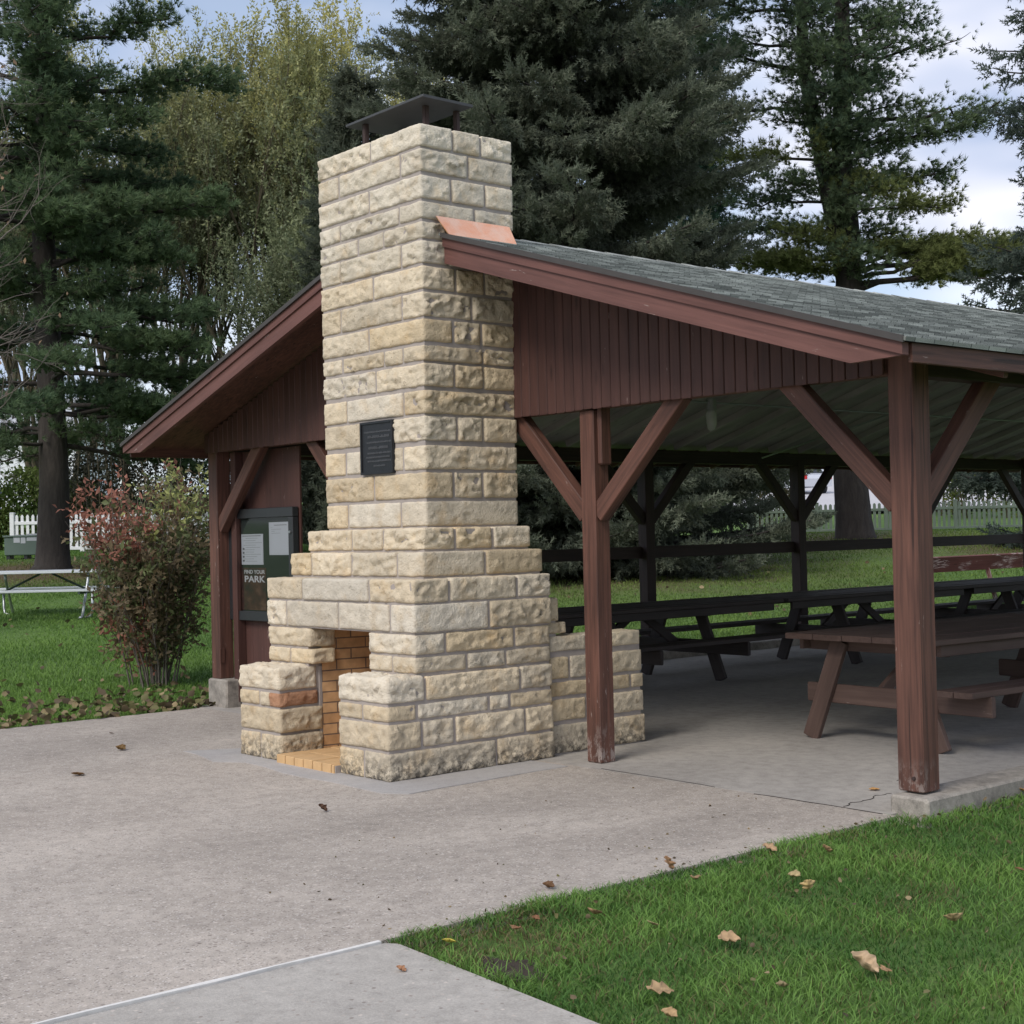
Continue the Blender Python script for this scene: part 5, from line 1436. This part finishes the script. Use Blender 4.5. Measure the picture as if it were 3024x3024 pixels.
# leaf litter along the left lawn edge
n = 1500
Xl = -4.86 - rg.random(n) ** 1.8 * 3.4; Yl = rg.uniform(-3.5, 2.2, n)
m1 = rg.random(n) < np.exp(-((Xl + 4.9) / 1.1) ** 2) + .12 + .5 * np.exp(-((Xl + 6.2) ** 2 + (Yl - 1.6) ** 2) / 1.2)
Xl, Yl = Xl[m1], Yl[m1]
xa = rg.uniform(-30, -7, 500); ya = rg.uniform(-4, 22, 500); Xl = np.concatenate([Xl, xa]); Yl = np.concatenate([Yl, ya])
nL = len(Xl); nc = 420
xc_ = np.concatenate([3.0 + rg.random(300) ** 1.5 * 4, 2.97 - rg.random(120) ** 2 * 1.8]); yc_ = np.concatenate([-2.2 + rg.random(300) * 9, rg.uniform(-2.1, 1.2, 120)])
Xl = np.concatenate([Xl, xc_]); Yl = np.concatenate([Yl, yc_])
P = np.stack([Xl, Yl, terrain(Xl, Yl) + .02 + .02 * rg.random(len(Xl))], 1); P[nL + 300:, 2] = .004
D = rg.normal(0, .6, (len(P), 3)); D[:, 2] *= .35
cc = np.array([[.20, .15, .085], [.15, .14, .06], [.26, .20, .11], [.10, .075, .045]])[rg.integers(0, 4, len(P))] * rg.uniform(.6, 1.3, (len(P), 1))
sz_l = rg.uniform(.05, .10, len(P)); sz_l[nL:] = rg.uniform(.010, .032, nc); sz_l[nL + 300:] *= .6; D[nL + 300:, 2] *= .1
V, F, TT = instance(*LEAFW, P, D, sz_l, cc, rg)
tag(tri_mesh('leaf_litter', V, F, TT, M_DRY), 'tan and olive fallen leaf litter and crumbs scattered over lawn and paving edges', 'leaf litter', kind='stuff')

# single fallen leaves
def fallen_leaf(x, y, z, L, col, label, rz, tilt=.15, curl=.35, aspect=.62, group='fallen leaves on the lawn'):
    mb = MB(); lr = random.Random(label); nu, nv = 16, 9
    L *= .76; aspect = lr.uniform(.6, .95); curl = lr.uniform(.2, .8)
    V = []; T = []; F = []
    lob = lr.uniform(.18, .38); ph = lr.uniform(0, 6)
    for i in range(nu + 1):
        t = i / nu
        wdt = aspect * L * (math.sin(math.pi * min(1, t * .93 + .05)) ** .75) * .5 * (1 + lob * math.sin(t * 17 + ph) + .15 * lr.uniform(-1, 1))
        for j in range(nv):
            s = j / (nv - 1) * 2 - 1
            px = L * (t - .5); py = wdt * s
            pz = L * (curl * (abs(s) ** 1.7) * .5 * math.sin(math.pi * t) + curl * .9 * (t - .45) ** 2 + .05 * noise.noise(Vector((t * 4, s * 2, ph))))
            V.append((px, py, pz)); k = (.70 if abs(s) < .05 else 1.0) * (1 + .35 * noise.noise(Vector((t * 5, s * 3, ph * 2)))) * lr.uniform(.85, 1.1)
            T.append(tuple(min(1, c * k) for c in col))
    for i in range(nu):
        for j in range(nv - 1):
            a = i * nv + j; F.append((a, a + 1, a + nv + 1, a + nv))
    ma = Matrix.Rotation(rz, 3, 'Z') @ Matrix.Rotation(tilt, 3, 'Y') @ Matrix.Rotation(lr.uniform(-.3, .3), 3, 'X')
    V = [ma @ Vector(v) for v in V]; mz = min(v.z for v in V)
    V = [(v.x + x, v.y + y, v.z - mz + z) for v in V]
    mb.add(V, F, None, T)
    o = mb.build('fallen_leaf', M_DRY, None, True, loc=(x, y, z))
    sm = o.modifiers.new('thickness', 'SOLIDIFY'); sm.thickness = .0012
    return tag(o, label, 'leaf', group)
TAN = (.40, .25, .135); PALE = (.56, .42, .23); BRN = (.22, .11, .055)
LV = [(3.371, -1.385, .095, TAN, 'large curled tan leaf lying nearest the paving edge above the walkway corner', 2.4, .5),
 (4.249, -1.912, .13, (.45, .31, .17), 'long tan leaf second from the bottom edge of the lawn', 1.1, .2), (4.44, -2.07, .075, (.46, .31, .16), 'small crumpled tan leaf at the very bottom of the lawn', .4, .35),
 (4.003, -1.275, .115, (.47, .32, .18), 'folded buff leaf in the middle of the front lawn', .9, .15), (3.736, -.448, .085, (.66, .47, .22), 'bright cream-yellow leaf standing upright in the grass', 2.2, 1.0),
 (4.576, -1.219, .15, (.55, .40, .25), 'biggest pale leaf with an upturned point at the lower right of the lawn', .2, .6), (4.64, -1.17, .06, TAN, 'small tan scrap touching the biggest pale leaf', 1.6, .2),
 (4.463, -.463, .095, (.50, .36, .19), 'bent pale tan leaf near the right edge of the lawn', 2.0, .7), (3.247, -2.046, .075, (.62, .52, .10), 'yellow leaf near the corner of walkway and paving', .8, .2),
 (3.232, -1.583, .05, BRN, 'small russet leaf just above the yellow leaf', .5, .3), (3.294, -1.742, .06, (.32, .17, .09), 'reddish brown leaf between yellow leaf and large curled leaf', 1.9, .2),
 (3.022, -.574, .10, (.38, .22, .12), 'narrow brown leaf standing on edge where lawn meets paving', 1.5, 1.1), (3.091, .069, .10, (.45, .30, .17), 'tan leaf on the paving edge nearest the corner post', .3, .4),
 (3.324, .213, .07, TAN, 'upright little tan leaf in the grass below the corner post', 1.2, .9), (3.518, -.274, .08, (.42, .33, .17), 'flat khaki leaf left of the bright cream leaf', .2, .1),
 (3.238, -.628, .065, (.33, .22, .12), 'dull brown leaf beside the narrow standing leaf', 2.7, .2), (3.648, -1.326, .06, (.48, .36, .20), 'tiny slanting pale leaf right of the large curled leaf', 2.2, .5),
 (4.5, -1.569, .06, (.30, .24, .13), 'faded olive-brown leaf left below the biggest pale leaf', .9, .2), (4.168, .523, .06, BRN, 'dark brown leaf at the right edge among deep grass', .1, .2),
 (3.137, 2.298, .08, (.60, .33, .12), 'orange leaf against the kerb right of the corner post', .7, .4)]
for (x, y, L, c, lb, rz_, tl) in LV: fallen_leaf(x, y, .018, L, c, lb, rz_, tl)
for (x, y, L, c, lb, rz_, tl) in [(3.382, -2.374, .055, (.42, .22, .12), 'crumpled russet leaf alone on the smooth walkway', .4, .4), (2.834, -1.159, .085, (.16, .085, .04), 'dark ragged leaf on the paving near the lawn edge', .2, .2),
        (2.439, 1.833, .085, (.60, .34, .13), 'orange-brown leaf on the shelter floor left of the corner post', .9, .06), (-2.793, -.537, .11, (.20, .12, .045), 'brown leaf on the paving left of the fireplace, nearer the grey patch', .6, .3),
        (-1.876, -1.285, .12, (.20, .11, .045), 'brown flat leaf on the paving furthest left of the fireplace', .8, .1), (.51, -.847, .085, (.09, .045, .025), 'dark folded leaf on the paving in front of the fireplace corner', .5, .7),
        (-3.757, -.159, .06, (.12, .075, .05), 'tiny dark leaf on the paving towards the left lawn', .5, .1)]:
    fallen_leaf(x, y, .006, L, c, lb, rz_, tl, group='fallen leaves on the paving')
